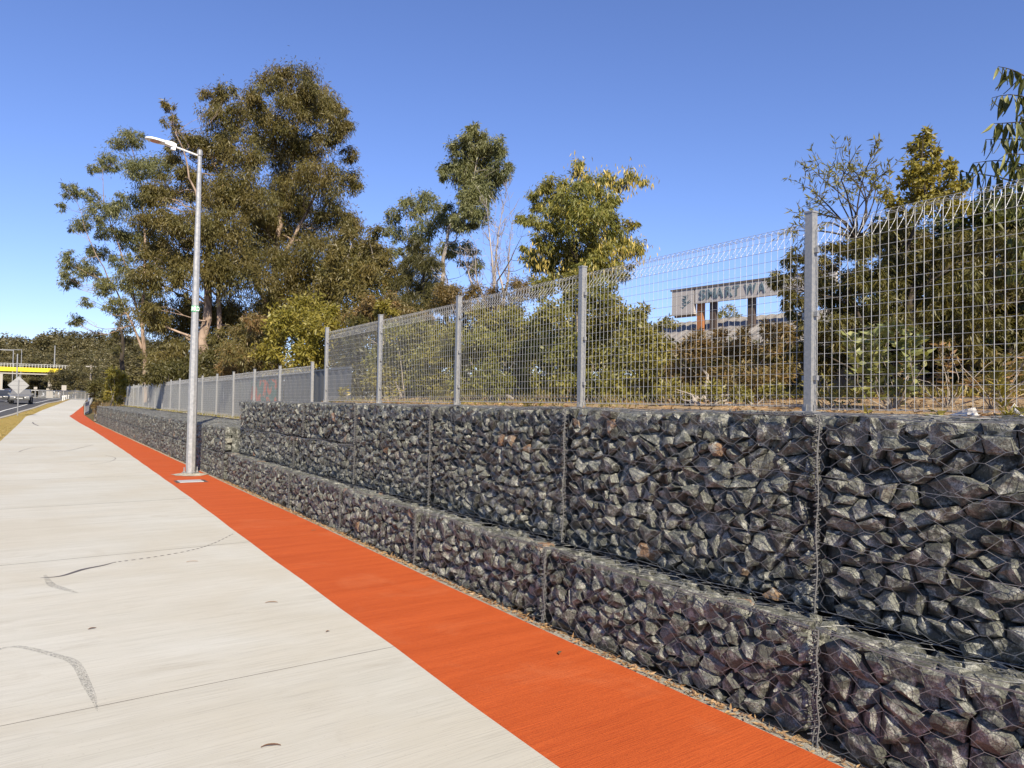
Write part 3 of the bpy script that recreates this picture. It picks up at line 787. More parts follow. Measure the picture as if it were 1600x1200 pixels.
# olive mass between the gums and the narrow gum
plant('gum_tree', 'mid-height olive gum tree filling the gap right of the tallest gum', 'tree', PD(560, 560, 36) * [1, 1, 0] + [0, 0, 1.8],
      [[PD(520, 570, 36), PD(530, 470, 36), PD(550, 380, 36)], [PD(585, 560, 36), PD(590, 450, 36), PD(575, 370, 36)]],
      CL([(540,370,26),(575,385,28),(595,410,28),(530,410,32),(565,430,34),(610,440,26),(520,450,34),(560,475,36),(600,480,34),(635,470,24),(500,480,28),(625,420,16),(590,360,15)], 36, 2.2, 5), L_EUC, B_GREY, .22, .055, 2.6, .7, 15, .14, br=.04)
midE = [(742,212,20),(718,225,20),(770,232,22),(785,262,18),(745,250,34),(715,268,26),(765,280,26),(735,296,26),(700,262,10),(740,325,28),(722,345,20),(755,300,20)]
e0 = PD(722, 560, 24) * [1, 1, 0] + [0, 0, 1.8]
plant('gum_tree', 'narrow gum tree with a dense leaning top standing alone above the scrub', 'tree', e0,
      [[e0, PD(690, 450, 24), PD(700, 360, 24), PD(735, 300, 24), PD(748, 240, 24)]], airy(CL(midE, 24, .7, 6), 4, 4, .6), L_EUC2, B_GREY, .13, .029, 3.4, .9, 16, .10, br=.04, sub=.33)
plant('gum_tree', 'low spreading grey-green gum with thin pale stems beside the leaning gum', 'tree', PD(660, 560, 27) * [1, 1, 0] + [0, 0, 1.8],
      [[PD(650, 560, 27), PD(640, 450, 27), PD(635, 350, 27)], [PD(665, 560, 27), PD(672, 440, 27), PD(668, 330, 27)], [PD(680, 560, 27), PD(700, 460, 27), PD(690, 370, 27)]],
      CL([(640,322,22),(612,335,16),(668,318,24),(692,345,22),(655,355,26),(618,365,18),(700,385,22),(645,395,18),(625,395,12),(730,385,16),(735,415,18),(705,330,16)], 27, 1.4, 7), L_EUC2, B_GREY, .145, .032, 2.1, .9, 17, .09, br=.03)
plant('she_oak', 'dark brown-green she-oak below the grey-green gum', 'tree', PD(670, 570, 23) * [1, 1, 0] + [0, 0, 1.8],
      [[PD(668, 560, 23), PD(662, 460, 23), PD(660, 390, 23)]], CL([(655,380,18),(648,410,26),(672,415,24),(640,440,26),(668,450,30),(690,455,24),(645,475,28),(680,480,28)], 23, 1, 8), L_CAS, B_DARK, .16, .018, 2.4, .9, 18, .1)
# bare tree
def bare_tree(label, base, tips, m, seed, tr):
    r = np.random.default_rng(seed); root = empty('bare_tree', tuple(base)); tag(root, label, 'tree')
    b = MB(); t = MB()
    for e in tips:
        P = curve_pts(base, e, .07, r, 9); L_ = np.linalg.norm(np.asarray(e) - base)
        b.tube([p - base for p in P], [tr * (1 - .9 * s) for s in np.linspace(0, 1, 9)], 5)
        for _ in range(16):
            j = r.integers(3, 9); dirn = unit((P[-1] - P[0] + r.normal(size=3) * L_ * .35)[None])[0]
            e2_ = P[j] + dirn * L_ * r.uniform(.1, .3); Q = curve_pts(P[j], e2_, .1, r, 5); t.tube([p - base for p in Q], [tr * .16, tr * .13, tr * .1, tr * .07, .003], 3)
            for _ in range(3):
                k_ = r.integers(1, 5); e3 = Q[k_] + unit((dirn + r.normal(size=3) * .6)[None])[0] * L_ * r.uniform(.04, .11); t.tube([Q[k_] - base, (Q[k_] + e3) / 2 - base + r.normal(size=3) * .01, e3 - base], [tr * .07, .006, .003], 3)
    b.build('trunk', m, root, smooth=True); tag(t.build('twigs', m, root), kind='stuff')
bare_tree('leafless grey tree with fine upswept twigs between the leaning gum and the wattle', PD(772, 520, 19), [PD(745, 390, 19), PD(762, 335, 19), PD(790, 310, 19.3), PD(725, 400, 19.4), PD(800, 350, 18.7), PD(780, 370, 19), PD(700, 440, 19)], bark('dead_wood', (.27, .23, .2), (.42, .37, .33)), 21, .05)
# wattle
wat = [(905,262,15),(925,285,22),(948,272,12),(985,272,12),(1003,282,8),(965,290,14),(870,292,24),(842,312,20),(900,305,32),(940,318,28),(875,335,32),(832,345,16),(915,345,36),(955,355,30),(985,385,20),(1002,388,10),(862,370,30),(905,385,36),(950,395,32),(880,415,32),(925,425,32),(850,405,26),(968,420,24),(825,395,14),(985,350,12),(815,340,10)]
w0 = PD(905, 560, 13.5) * [1, 1, 0] + [0, 0, 1.7]
plant('wattle_tree', 'round wattle tree with yellow pods rising behind the mesh fence', 'tree', w0,
      [[w0, PD(915, 450, 13.5), PD(918, 370, 13.5), PD(925, 300, 13.5)], [PD(765, 560, 14), PD(780, 440, 14), PD(815, 370, 13.8)], [PD(918, 440, 13.5), PD(950, 340, 13.5), PD(985, 280, 13.4)], [PD(915, 430, 13.5), PD(870, 350, 13.5)]],
      airy(CL(wat, 13.5, .9, 9), 5, 4, .55), L_WAT, B_DARK, .09, .019, 2.8, 1.0, 19, .06, br=.025, sub=.3)
M_POD = leaf_mat('yellow_pods', [(0, (.25, .20, .04)), (.5, (.40, .31, .06)), (1, (.50, .38, .10))], .2)
wr_ = D.objects['wattle_tree']; r = np.random.default_rng(91); pods = []
for px_, py_ in [(1003,282),(990,272),(975,275),(945,275),(950,290),(905,262),(912,275),(925,290),(880,300),(890,315),(900,330),(915,345),(870,350),(855,365),(905,370),(930,360),(950,380),(985,388),(1004,390),(970,400),(880,410),(850,410),(835,398),(895,430),(925,420),(955,425),(865,430)]:
    c = PD(px_, py_, 13.0 + r.uniform(-.3, .5)); n = 46; p = c + r.normal(size=(n, 3)) * [.13, .13, .12]
    pods.append(leaf_arrays(p - np.array(wr_.location), unit(r.normal(size=(n, 3)) * .3 + [0, 0, -1]), .10, .022, r))
pods = np.vstack(pods); quads('seed_pods', pods, r.uniform(0, 1, len(pods)), M_POD, wr_, 'stuff')
# yellow-green bushes left of the near fence
def bush(label, pts, dist, jit, m, seed, L_=.14, Wd=.045, k=2.2, droop=.1, name='shrub', sub=.3, bk=None, group=None):
    cl = CL(pts, dist, jit, seed); base = np.mean([c for c, _ in cl], 0)
    base[2] = bank_h(base[0], base[1]) if base[1] < 90 else g(base[1])
    st = [[base + rng.normal(size=3) * [.15, .15, 0], base * .5 + cl[i][0] * .5, cl[i][0]] for i in range(0, len(cl), max(1, len(cl) // 4))]
    return plant(name, label, 'bush' if name != 'tree' else 'tree', base, st, cl, m, bk or B_GREY, L_ * .85, Wd * .85, k * 1.35, droop, seed, .03, group, trunk_name='stem', crown='foliage', twigs=3, sub=sub, br=.02)
bush('broad golden-green bush glowing in the sun behind the low fence end', [(480,480,26),(450,495,26),(510,490,24),(470,520,36),(430,525,26),(510,525,34),(545,520,26),(460,555,36),(500,560,36),(540,555,32),(415,555,22)], 21, 1.2, L_YEL, 31, .14, .05, 2.2)
bush('bronze-green feathery bush between the lamp post and the golden bush', [(400,500,22),(385,520,24),(410,535,26),(375,550,28),(405,565,28),(440,575,22),(360,575,22)], 25, 1, L_BRN, 32, .14, .03, 2.2, .6)
bush('brown scrubby bush above the first tall fence panels', [(560,500,26),(590,500,24),(620,495,24),(575,475,20),(610,470,20),(640,500,24),(665,505,22)], 19, 1, L_BRN, 33, .12, .03, 2.0, .4)
bush('low brown twiggy scrub under the leafless tree', [(700,452,20),(735,458,20),(770,462,20),(805,452,22),(835,450,22),(720,480,24),(760,485,24),(800,480,24),(690,470,20)], 16.5, .8, L_BRN, 30, .1, .02, 1.5, .2)
bush('bright yellow flowering wattle bush above the fence', [(600,478,12),(612,486,10),(590,488,9)], 17, .3, L_YEL, 34, .08, .04, 2.5)
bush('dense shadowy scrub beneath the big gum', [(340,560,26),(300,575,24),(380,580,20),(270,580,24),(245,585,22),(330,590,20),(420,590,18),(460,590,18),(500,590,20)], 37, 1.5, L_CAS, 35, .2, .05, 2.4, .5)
bush('yellow-green bushy tree at the far end of the long fence', [(178,582,10),(185,592,12),(176,605,12),(188,610,12),(180,622,12),(170,594,8),(192,598,8)], 53, 1.2, L_YEL, 36, .28, .09, 2.2)
bush('dark purple-brown thicket beside the yellow-green bush at the path bend', [(160,600,11),(150,612,11),(165,618,11),(155,625,9),(170,610,10),(148,603,9)], 66, 2, L_CAS, 37, .3, .08, 2.2)
bush('low dry yellow shrub growing at the end of the gabion wall', [(146,634,5),(151,630,5),(147,642,5),(156,628,4)], 56, .8, L_GRS, 38, .25, .04, 1.8, -.6)
# behind the near fence
bush('tall olive bush pressed against the fence beside the dark grey sheeting', [(600,560,28),(640,545,34),(680,550,30),(590,590,24),(630,590,30),(670,590,28),(620,520,22),(660,515,22)], 14, .8, L_OLV, 41, .09, .03, 2.2, .2)
bush('olive bush with dry stems between two fence posts', [(720,545,30),(760,535,34),(800,540,34),(730,590,28),(770,590,32),(815,590,30),(750,500,24),(790,495,26),(840,500,28),(700,520,22),(830,550,30)], 11.5, .7, L_OLV, 42, .075, .026, 2.2, .2)
bush('tall bright green bush below the wattle tree', [(900,470,26),(940,460,28),(870,490,28),(915,510,36),(960,490,30),(880,540,34),(930,560,36),(870,590,28),(910,600,28),(990,500,20),(850,450,22),(900,440,24)], 9.5, .6, L_OLV, 43, .07, .026, 2.3, .2)
bush('leafy green bush in front of the painted rooftop sign', [(985,520,26),(1015,530,24),(1035,545,18),(970,560,30),(1010,570,30),(1045,580,24),(960,600,24),(1000,610,26),(1000,485,14)], 8.4, .5, L_OLV, 44, .06, .026, 2.3, .1)
bush('reddish brown shrub with slender leaves under the rooftop sign', [(1070,545,22),(1100,550,22),(1135,545,24),(1170,550,22),(1205,545,22),(1060,580,26),(1100,590,28),(1145,590,30),(1190,590,28),(1225,580,22),(1080,615,16),(1130,618,18),(1180,618,18),(1090,527,15),(1122,525,15),(1160,522,16),(1200,515,18),(1225,520,20)], 7.4, .4, L_BRN, 45, .075, .015, 2.0, .1)
bush('green weedy shrub at the foot of the reddish shrub', [(1065,610,20),(1110,612,20),(1160,612,20),(1040,600,16),(1205,612,18)], 6.9, .2, L_OLV, 46, .06, .02, 1.5, -.2)
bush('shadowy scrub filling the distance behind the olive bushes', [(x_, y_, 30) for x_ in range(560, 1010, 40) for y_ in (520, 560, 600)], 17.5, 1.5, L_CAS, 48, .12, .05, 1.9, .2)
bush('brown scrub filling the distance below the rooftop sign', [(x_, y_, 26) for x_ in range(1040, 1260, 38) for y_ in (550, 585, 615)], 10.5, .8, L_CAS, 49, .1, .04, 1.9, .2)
# dark tree behind the near fence bay
J = [(1225,445,20),(1238,465,22),(1212,430,14),(1240,400,22),(1290,400,34),(1330,380,34),(1370,370,36),(1410,360,36),(1270,440,34),(1250,480,30),(1300,450,40),(1350,430,44),(1400,420,46),(1450,400,44),(1240,510,26),(1260,540,36),(1300,510,44),(1350,500,50),(1400,490,50),(1460,470,50),(1510,450,46),(1560,430,44),(1600,420,40),(1280,570,36),(1500,380,34),(1540,370,30),(1590,380,30),(1450,530,50),(1520,520,50),(1580,500,44),(1230,420,16),(1215,445,14),(1640,450,50),(1640,540,50),(1560,580,40)]
j0 = PD(1440, 600, 8.2) * [1, 1, 0] + [0, 0, 1.62]
plant('dark_tree', 'dark spreading tree crowding behind the fence bay beside the thick post', 'tree', j0,
      [[j0, PD(1430, 500, 8.2), PD(1420, 400, 8.2), PD(1430, 330, 8.2)], [j0 + [-.3, .2, 0], PD(1340, 470, 8), PD(1300, 410, 8)], [j0 + [.4, -.2, 0], PD(1540, 480, 8.2), PD(1570, 400, 8)]],
      CL(J, 8.0, .7, 10) + CL([(a + 20, b_ + 10, c * 1.1) for a, b_, c in J if a > 1290], 9.4, .5, 11), L_GLD, B_DARK, .065, .013, 1.6, .9, 51, .06, br=.02, sub=.17)
plant('dark_tree', 'glossy dark green tree filling the shade behind the fence', 'tree', j0 + [1.2, -.6, 0],
      [[j0 + [1.2, -.6, 0], PD(1520, 470, 9.3), PD(1530, 350, 9.3)]],
      CL([(a, b_, c) for a, b_, c in J if a > 1400] + [(1340, 560, 50), (1420, 570, 50), (1500, 590, 40), (1600, 590, 40), (1520, 335, 26), (1560, 312, 24), (1598, 300, 26), (1590, 350, 30), (1488, 350, 24), (1545, 350, 26), (1640, 330, 40)], 9.6, .4, 12), L_DRK, B_DARK, .12, .045, 2.8, .6, 52, .08, br=.02)
plant('vine', 'yellow-green climbing vine draped over the top of the dark tree', 'vine', PD(1450, 330, 7.7),
      [[PD(1450, 330, 7.7), PD(1440, 260, 7.7), PD(1442, 205, 7.7)], [PD(1450, 330, 7.7), PD(1490, 290, 7.7)]],
      CL([(1442,208,14),(1430,225,16),(1445,240,20),(1425,262,18),(1450,272,22),(1475,262,16),(1490,270,14),(1500,292,16),(1470,295,22),(1430,300,24),(1400,310,18),(1415,285,14),(1460,320,26),(1500,320,18),(1400,340,20)], 7.7, .25, 13), L_YEL, B_DARK, .052, .022, 2.6, .3, 53, .015, br=.012, sub=.3, trunk_name='stem', crown='foliage')
# feathery branch tree
fe = empty('feathery_wattle', tuple(PD(1330, 380, 6.6))); tag(fe, 'thin feathery wattle branches reaching up against the sky beside the thick post', 'tree')
fb = MB(); fl = []; fb0 = PD(1338, 372, 6.6); r = np.random.default_rng(5); tw = []
for tip in [(1255,292),(1270,265),(1300,258),(1340,232),(1365,238),(1330,262),(1390,265),(1285,310),(1310,285),(1260,320),(1372,290),(1240,350),(1228,360),(1350,270),(1385,300)]:
    e = PD(tip[0], tip[1], 6.6 + r.uniform(-.4, .4)); P = curve_pts(fb0, e, .10, r, 8, .08); fb.tube([p - fb0 for p in P], [.008 * (1 - .85 * t) + .001 for t in np.linspace(0, 1, 8)], 4); tw.append((P[-2], e, .5))
    for _ in range(5):
        j = r.integers(3, 8); dd = unit(((e - fb0) + r.normal(size=3) * .45)[None])[0]; Q = curve_pts(P[j], P[j] + dd * r.uniform(.12, .3), .1, r, 5)
        fb.tube([p - fb0 for p in Q], [.0028, .0025, .002, .0016, .001], 3); tw.append((Q[1], Q[-1], 1))
for a, c, _ in tw:
    n = 15; t = r.uniform(0, 1.05, n)[:, None]; p = a + (c - a) * t; d = unit(np.tile(unit((c - a)[None]) * .9, (n, 1)) + r.normal(size=(n, 3)) * .6 + [0, 0, -.25])
    fl.append(leaf_arrays(p - fb0, d, .055, .011, r))
fb.build('branches', B_DARK, fe)['kind'] = 'stuff'; fl = np.vstack(fl); fe.location = tuple(fb0)
quads('foliage', fl, r.uniform(0, .7, len(fl)), L_OLV, fe, 'stuff')
# pinnate tree with separate drooping leaflets
pn = PD(1680, 420, 5.2); pt_ = empty('pinnate_tree', tuple(pn)); tag(pt_, 'tree with long drooping leaflets on arching fronds against the sky, at the frame edge', 'tree')
b = MB(); b.tube([(0, 0, -1.0), (0, .02, .2), (.0, -.05, 1.6)], [.04, .03, .015], 7); b.build('trunk', B_DARK, pt_)
lfm = []
for kk in range(5):
    s = MB(); s.val = .15 + .2 * kk; n = 6; bend = .25 + .12 * kk
    for sgn in (-1, 1):
        pts = []
        for i in range(n + 1):
            t = i / n; hw = .5 * math.sin(math.pi * (t ** .75)) * .25 * sgn; pts.append((hw, bend * t * t * .5, -t)); 
        mid = [(0, bend * (i / n) ** 2 * .5 - .035, -(i / n)) for i in range(n + 1)]
        for i in range(n):
            s.add([mid[i], pts[i], pts[i + 1], mid[i + 1]], [(0, 1, 2, 3)])
    lfm.append(s.mesh('leaflet', L_DRK if kk < 3 else L_BRO))
r = np.random.default_rng(9)
fr = [((1640,140),(1560,104),5.0),((1650,170),(1550,153),5.1),((1640,200),(1552,193),5.0),((1640,235),(1540,218),5.2),((1640,270),(1520,255),5.1),((1630,300),(1500,268),5.3),((1660,255),(1570,240),4.9),((1640,330),(1540,310),5.2),((1650,220),(1590,180),5.3),((1650,290),(1580,262),5.0),((1650,390),(1570,370),5.6),((1650,440),(1560,420),5.7),((1650,350),(1590,330),5.5)]
for (a, c, d_) in fr:
    A = PD(*a, d_); C_ = PD(*c, d_); P = curve_pts(A, C_, .03, r, 8, .08); 
    s = MB(); s.tube([p - A for p in P], [.006 * (1 - .75 * t) for t in np.linspace(0, 1, 8)], 4)
    s.tube([np.zeros(3), (pn - A) * .5 + [0, 0, .1], pn - A + [0, 0, (A[2] - pn[2]) * .6]], [.006, .008, .012], 5)
    fo = s.build('frond', B_DARK, pt_); fo.location = tuple(A - pn)
    nl = 12
    for i in range(nl):
        t = .12 + .88 * i / (nl - 1); f_ = t * 7; k_ = min(int(f_), 6); q = P[k_] * (1 - (f_ - k_)) + P[k_ + 1] * (f_ - k_)
        for sgn in (-1, 1):
            o = link('leaflet', lfm[r.integers(0, 5)], fo, tuple(q - A)); sc = r.uniform(.09, .14) * (1 if t < .9 else .8)
            o.scale = (sc, sc, sc); o.rotation_euler = (r.normal(0, .25), sgn * .28 + r.normal(0, .18) , r.uniform(0, 6.28) if r.random() < .3 else (.9 + r.normal(0, .5)))
# broad leaf shrub and weeds
def leafy_weed(name, label, base, h, nst, nlf, L_, Wd, m, seed, spread=.3, group=None, up=.3):
    r = np.random.default_rng(seed); root = empty(name, tuple(base)); tag(root, label, 'plant' if name != 'shrub' else 'bush', group)
    b = MB(); C = []; Dd = []
    for i in range(nst):
        e = np.array([r.normal(0, spread), r.normal(0, spread), h * r.uniform(.6, 1)]); P = curve_pts(np.zeros(3), e, .12, r, 6)
        b.tube(P, [.006 * h + .002, .005 * h + .002, .004 * h + .001, .003, .002, .001], 4)
        for _ in range(nlf):
            t = r.uniform(.1, 1) ** .7 * 5; k_ = min(int(t), 4); C.append(P[k_] * (1 - (t - k_)) + P[k_ + 1] * (t - k_)); dd = r.normal(size=3); dd[2] = up + r.normal() * .35; Dd.append(dd)
    tag(b.build('stems', B_GREY, root), kind='stuff')
    C = np.array(C); Dd = unit(np.array(Dd)); quads('foliage', leaf_arrays(C, Dd, L_, Wd, r), r.uniform(0, 1, len(C)), m, root, 'stuff')
def gpt(px, py, d):
    p = PD(px, py, d); p[2] = bank_h(p[0], p[1]) - .01; return p
leafy_weed('shrub', 'broad-leaved light green shrub growing just behind the fence mesh', gpt(1395, 600, 6.0), .62, 18, 34, .075, .034, L_BRO, 61, .2)
leafy_weed('weed', 'tall upright yellow-green weed by the fence on the sandy edge', gpt(1553, 640, 4.75), .27, 1, 80, .06, .014, L_YEL, 62, .03, up=.9)
leafy_weed('weed', 'low dark rosette weed on the sandy edge above the largest rocks', gpt(1470, 650, 4.45) , .04, 4, 7, .05, .017, L_OLV, 63, .03, up=.4)
leafy_weed('weed', 'small dark weed at the foot of the tall yellow-green weed', gpt(1580, 650, 4.3), .06, 4, 8, .055, .017, L_OLV, 64, .04, up=.5)
leafy_weed('weed', 'tiny sprouting weed right of the thick fence post base', gpt(1357, 645, 4.8), .09, 1, 10, .05, .016, L_OLV, 65, .02, up=.6)
leafy_weed('weed', 'yellow-green weed on the wall top between two far fence posts', gpt(822, 625, 7.8), .13, 4, 14, .05, .018, L_YEL, 66, .05)
leafy_weed('weed', 'bushy yellow weed at the base of the first tall fence panel', gpt(540, 615, 13.4), .3, 5, 18, .08, .03, L_YEL, 67, .12)
leafy_weed('weed', 'yellow weed beside the second tall fence panel post', gpt(615, 618, 12.0), .25, 4, 14, .07, .025, L_YEL, 68, .09)
leafy_weed('weed', 'leaning brown-leaved weed behind the fence near the broad-leaved shrub', gpt(1480, 600, 6.3), .5, 10, 20, .07, .018, L_BRN, 69, .22)
leafy_weed('weed', 'brown dry weed behind the fence below the dark tree', gpt(1550, 600, 6.0), .5, 12, 20, .07, .018, L_BRN, 70, .25)
leafy_weed('weed', 'low green weeds tangled behind the thick fence post', gpt(1300, 610, 6.3), .35, 10, 20, .06, .022, L_OLV, 71, .25)
# low undergrowth & litter on the bank
def scatter(name, n, fx, m, L_, Wd, up, label=None, seed=0):
    r = np.random.default_rng(seed); C = np.array([fx(r) for _ in range(n)]); d = r.normal(size=(n, 3)); d[:, 2] = np.abs(d[:, 2]) * up[0] + up[1]
    o = quads(name, leaf_arrays(C, unit(d), L_, Wd, r), r.uniform(0, 1, n), m, None, 'stuff'); tag(o, label); return o
def on_bank(x0, x1, y0, y1):
    def f(r): x = r.uniform(x0, x1); y = r.uniform(y0, y1); return (x, y, bank_h(x, y) + .005)
    return f
scatter('leaf_litter', 5000, on_bank(4.0, 8, -1, 14), L_DRY, .05, .015, (.1, .02), 'dead leaf litter over the sandy soil behind the fence', 1)
scatter('undergrowth', 9000, on_bank(6.4, 10, 0, 15), L_OLV, .13, .012, (1, .8), 'low green and dry undergrowth behind the high fence', 2)
scatter('dry_undergrowth', 6000, on_bank(6.6, 9, 0, 15), L_GRS, .14, .008, (1, .9), 'dry grass stems behind the high fence', 3)
scatter('bank_grass', 4000, on_bank(4.3, 5.0, 5, 52), L_YEL, .07, .012, (1, .6), 'sparse yellow grass along the fence footing', 4)
def on_verge(r):
    y = 20 + 75 * r.random() ** .8; a, c = kx(y), lx(y); x = a + (c - a) * r.random(); return (x, y, g(y) - .012)
scatter('verge_grass', 26000, on_verge, L_GRS, .06, .012, (1, .7), 'short dry yellow grass on the verge beside the path', 5)
def end_g(r): y = r.uniform(52.6, 68); x = r.uniform(3.3, 7) + (y - 52) * .08; return (x, y, bank_h(x, y) if y < 56 else g(y))
scatter('end_grass', 3000, end_g, L_GRS, .25, .03, (1, .8), 'dry yellow grass past the end of the gabion wall', 6)
def edge_l(r): y = r.uniform(.8, 15) if r.random() < .6 else r.uniform(1, 50); return (2.99 + abs(r.normal(0, .022)), y, .004)
scatter('wall_foot_litter', 2600, edge_l, L_DRY, .04, .011, (.15, .03), 'brown leaf litter collected along the foot of the gabion wall', 7)
# pebbles on the soil edge
def pebbles():
    r = np.random.default_rng(8); b = MB()
    for _ in range(900):
        x = r.uniform(3.95, 4.7); y = r.uniform(.8, 13); s = r.uniform(.004, .014); z = bank_h(x, y)
        p = r.normal(size=(6, 3)) * .15; o = np.array([(1, 0, 0), (0, 1, 0), (-1, 0, 0), (0, -1, 0), (0, 0, .8), (0, 0, -.8)]) + p
        b.val = .5; b.add(o * s + [x, y, z], [(0, 1, 4), (1, 2, 4), (2, 3, 4), (3, 0, 4), (1, 0, 5), (2, 1, 5), (3, 2, 5), (0, 3, 5)])
    b.build('pebbles', M_SAND, kind='stuff', label='pale pebbles on the sandy edge below the fence')
    for i, (px, py, s) in enumerate(((1505, 628, .055), (1522, 630, .04), (1590, 615, .035))):
        q = gpt(px, py, 4.9); b = MB(); vs, fs = stone_geo(np.array([(math.cos(a) * s * 1.5, math.sin(a) * s) for a in np.linspace(0, 6.28, 8)[:-1]]), r, depth=.02); b.add([(p[1], p[0], p[2] + .03) for p in vs], fs)
        o = b.build('rock', mat('white_rock', (.6, .57, .52), .8), label=['whitish rock lying behind the fence, the larger of a touching pair', 'whitish rock lying behind the fence, the smaller of a touching pair', 'small pale rock alone behind the fence'][i], cat='rock'); o.location = tuple(q)
pebbles()
L_DK = leaf_mat('brown_leaf', [(0, (.05, .03, .02)), (.5, (.13, .07, .035)), (1, (.30, .19, .10))], .05)
def fallen(label, px, py, L_, Wd, rz, curl, v, z=.008):
    q = G(px, py); b = MB(); b.val = v; n = 7; vs = []
    for i in range(n):
        t = i / (n - 1); hw = Wd * .5 * math.sin(math.pi * min(max(t, .03), .97)) ** .8
        x = (t - .5) * L_; y = .2 * L_ * math.sin(math.pi * t) * curl + .03 * L_ * math.sin(t * 9); zz = .005 * math.sin(math.pi * t) + .001
        vs += [(x, y - hw, zz), (x, y, zz + .001), (x, y + hw, zz + .003)]
    b.add(vs, [f for i in range(n - 1) for f in ((3 * i, 3 * i + 3, 3 * i + 4, 3 * i + 1), (3 * i + 1, 3 * i + 4, 3 * i + 5, 3 * i + 2))])
    o = b.build('fallen_leaf', L_DK, label=label, cat='leaf', group='dead leaves lying on the paving'); o.location = (q[0], q[1], z); o.rotation_euler = (0, 0, rz)
for a in [('long curled brown leaf with a twiggy end, lowest leaf on the pale path', 423, 1178, .085, .010, -.3, .7, .4),
          ('curved brown leaf on the pale path beside the orange edge', 424, 947, .09, .010, -.35, .9, .5),
          ('dark crumpled leaf on the orange strip', 876, 1023, .06, .02, .7, .8, .1),
          ('small dark leaf scrap on the pale path below the black skid mark', 144, 985, .05, .013, .3, .2, .1),
          ('tan leaf curled against the wall foot by the double seam', 1192, 1140, .14, .014, -1.0, .9, .8, .01),
          ('long tan leaf lying on the strip edge below the double seam', 1262, 1172, .2, .016, -1.1, .3, .7, .01),
          ('thin dark leaf on the orange strip near the pale boundary', 645, 857, .09, .009, .2, .2, .1),
          ('pale thin leaf scrap on the path beside the dotted rubber trace', 300, 881, .10, .005, -.1, .5, .6),
          ('tiny dark leaf scrap on the orange strip beyond the curled one', 490, 832, .06, .012, .2, .4, .2),
          ('tiny dark scrap on the pale path beside the orange edge', 512, 990, .03, .01, .3, .4, .1)]: fallen(*a)
# tyre marks on the path
def mark_mat(name, c, th):
    m = mat(name, c, .8); n = N(m); f = n.noise(n.pos((1, 1, 1)), 160, 3, .7); al = n.ramp(f, [(th - .07, (0, 0, 0)), (th + .1, (1, 1, 1))])
    n.l(al, n.b.inputs['Alpha']); return m
MK1 = mark_mat('rubber_dark', (.09, .08, .085), .30); MK2 = mark_mat('rubber_faint', (.21, .21, .195), .56); MK3 = mark_mat('rubber_thin', (.25, .23, .21), .5)
def tyre(label, pts, wds, m, dash=False):
    P = [G(*p) for p in pts]; n = len(P); b = MB(); 
    Q = []; Wq = []
    for i in range(n - 1):
        p0, p1, p2, p3 = P[max(i - 1, 0)], P[i], P[i + 1], P[min(i + 2, n - 1)]
        for t in np.linspace(0, 1, 13)[:-1]:
            Q.append(.5 * (2 * p1 + (p2 - p0) * t + (2 * p0 - 5 * p1 + 4 * p2 - p3) * t * t + (3 * p1 - p0 - 3 * p2 + p3) * t ** 3)); Wq.append(wds[i] * (1 - t) + wds[i + 1] * t)
    Q.append(P[-1]); Wq.append(wds[-1]); vs = []
    for i, q in enumerate(Q):
        t = Q[min(i + 1, len(Q) - 1)] - Q[max(i - 1, 0)]; t /= np.linalg.norm(t[:2]) + 1e-9; nn = np.array([-t[1], t[0], 0])
        vs += [q + nn * Wq[i] / 2 + [0, 0, .0085], q - nn * Wq[i] / 2 + [0, 0, .0085]]
    fs = [(2 * i + 1, 2 * i + 3, 2 * i + 2, 2 * i) for i in range(len(Q) - 1) if not dash or i % 2 == 0]
    b.add(vs, fs); b.build('tyre_mark', m, label=label, cat='tyre mark', group='tyre marks on the pale path')
tyre('dark tapering skid mark on the pale path', [(62, 906.5), (95, 904), (130, 892), (160, 885), (178, 882.5)], [.004, .03, .045, .03, .006], MK1)
tyre('short grey smear hanging under the dark skid mark', [(70, 903), (80, 917), (98, 925), (121, 928)], [.02, .06, .06, .015], MK2)
tyre('dotted rubber trace running from the dark skid mark to the orange edge', [(178, 882.5), (240, 873), (300, 861), (335, 851), (365, 836)], [.02, .018, .016, .013, .008], MK1, True)
tyre('wide grey curved smear sweeping across the pale path at the frame edge', [(-5, 1018), (30, 1019), (90, 1028), (118, 1045), (136, 1075), (145, 1100), (152, 1125)], [.025, .035, .045, .05, .045, .03, .004], MK2)
tyre('thin looping rubber trace far along the pale path', [(78, 707), (110, 704), (135, 698), (146, 695.5)], [.05, .06, .05, .04], MK3)
tyre('thin hooked rubber trace beyond the looping one', [(30, 707), (36, 704), (60, 699), (110, 697), (140, 696)], [.05, .05, .04, .04, .03], MK3)
tyre('small crooked rubber trace near the far bend of the path', [(51, 660), (53, 662.5), (60, 665.5)], [.07, .07, .06], MK1)
tyre('faint curved trace on the pale path before the lamp post', [(165, 712), (180, 716), (172, 722), (140, 727)], [.03, .03, .03, .02], MK3)

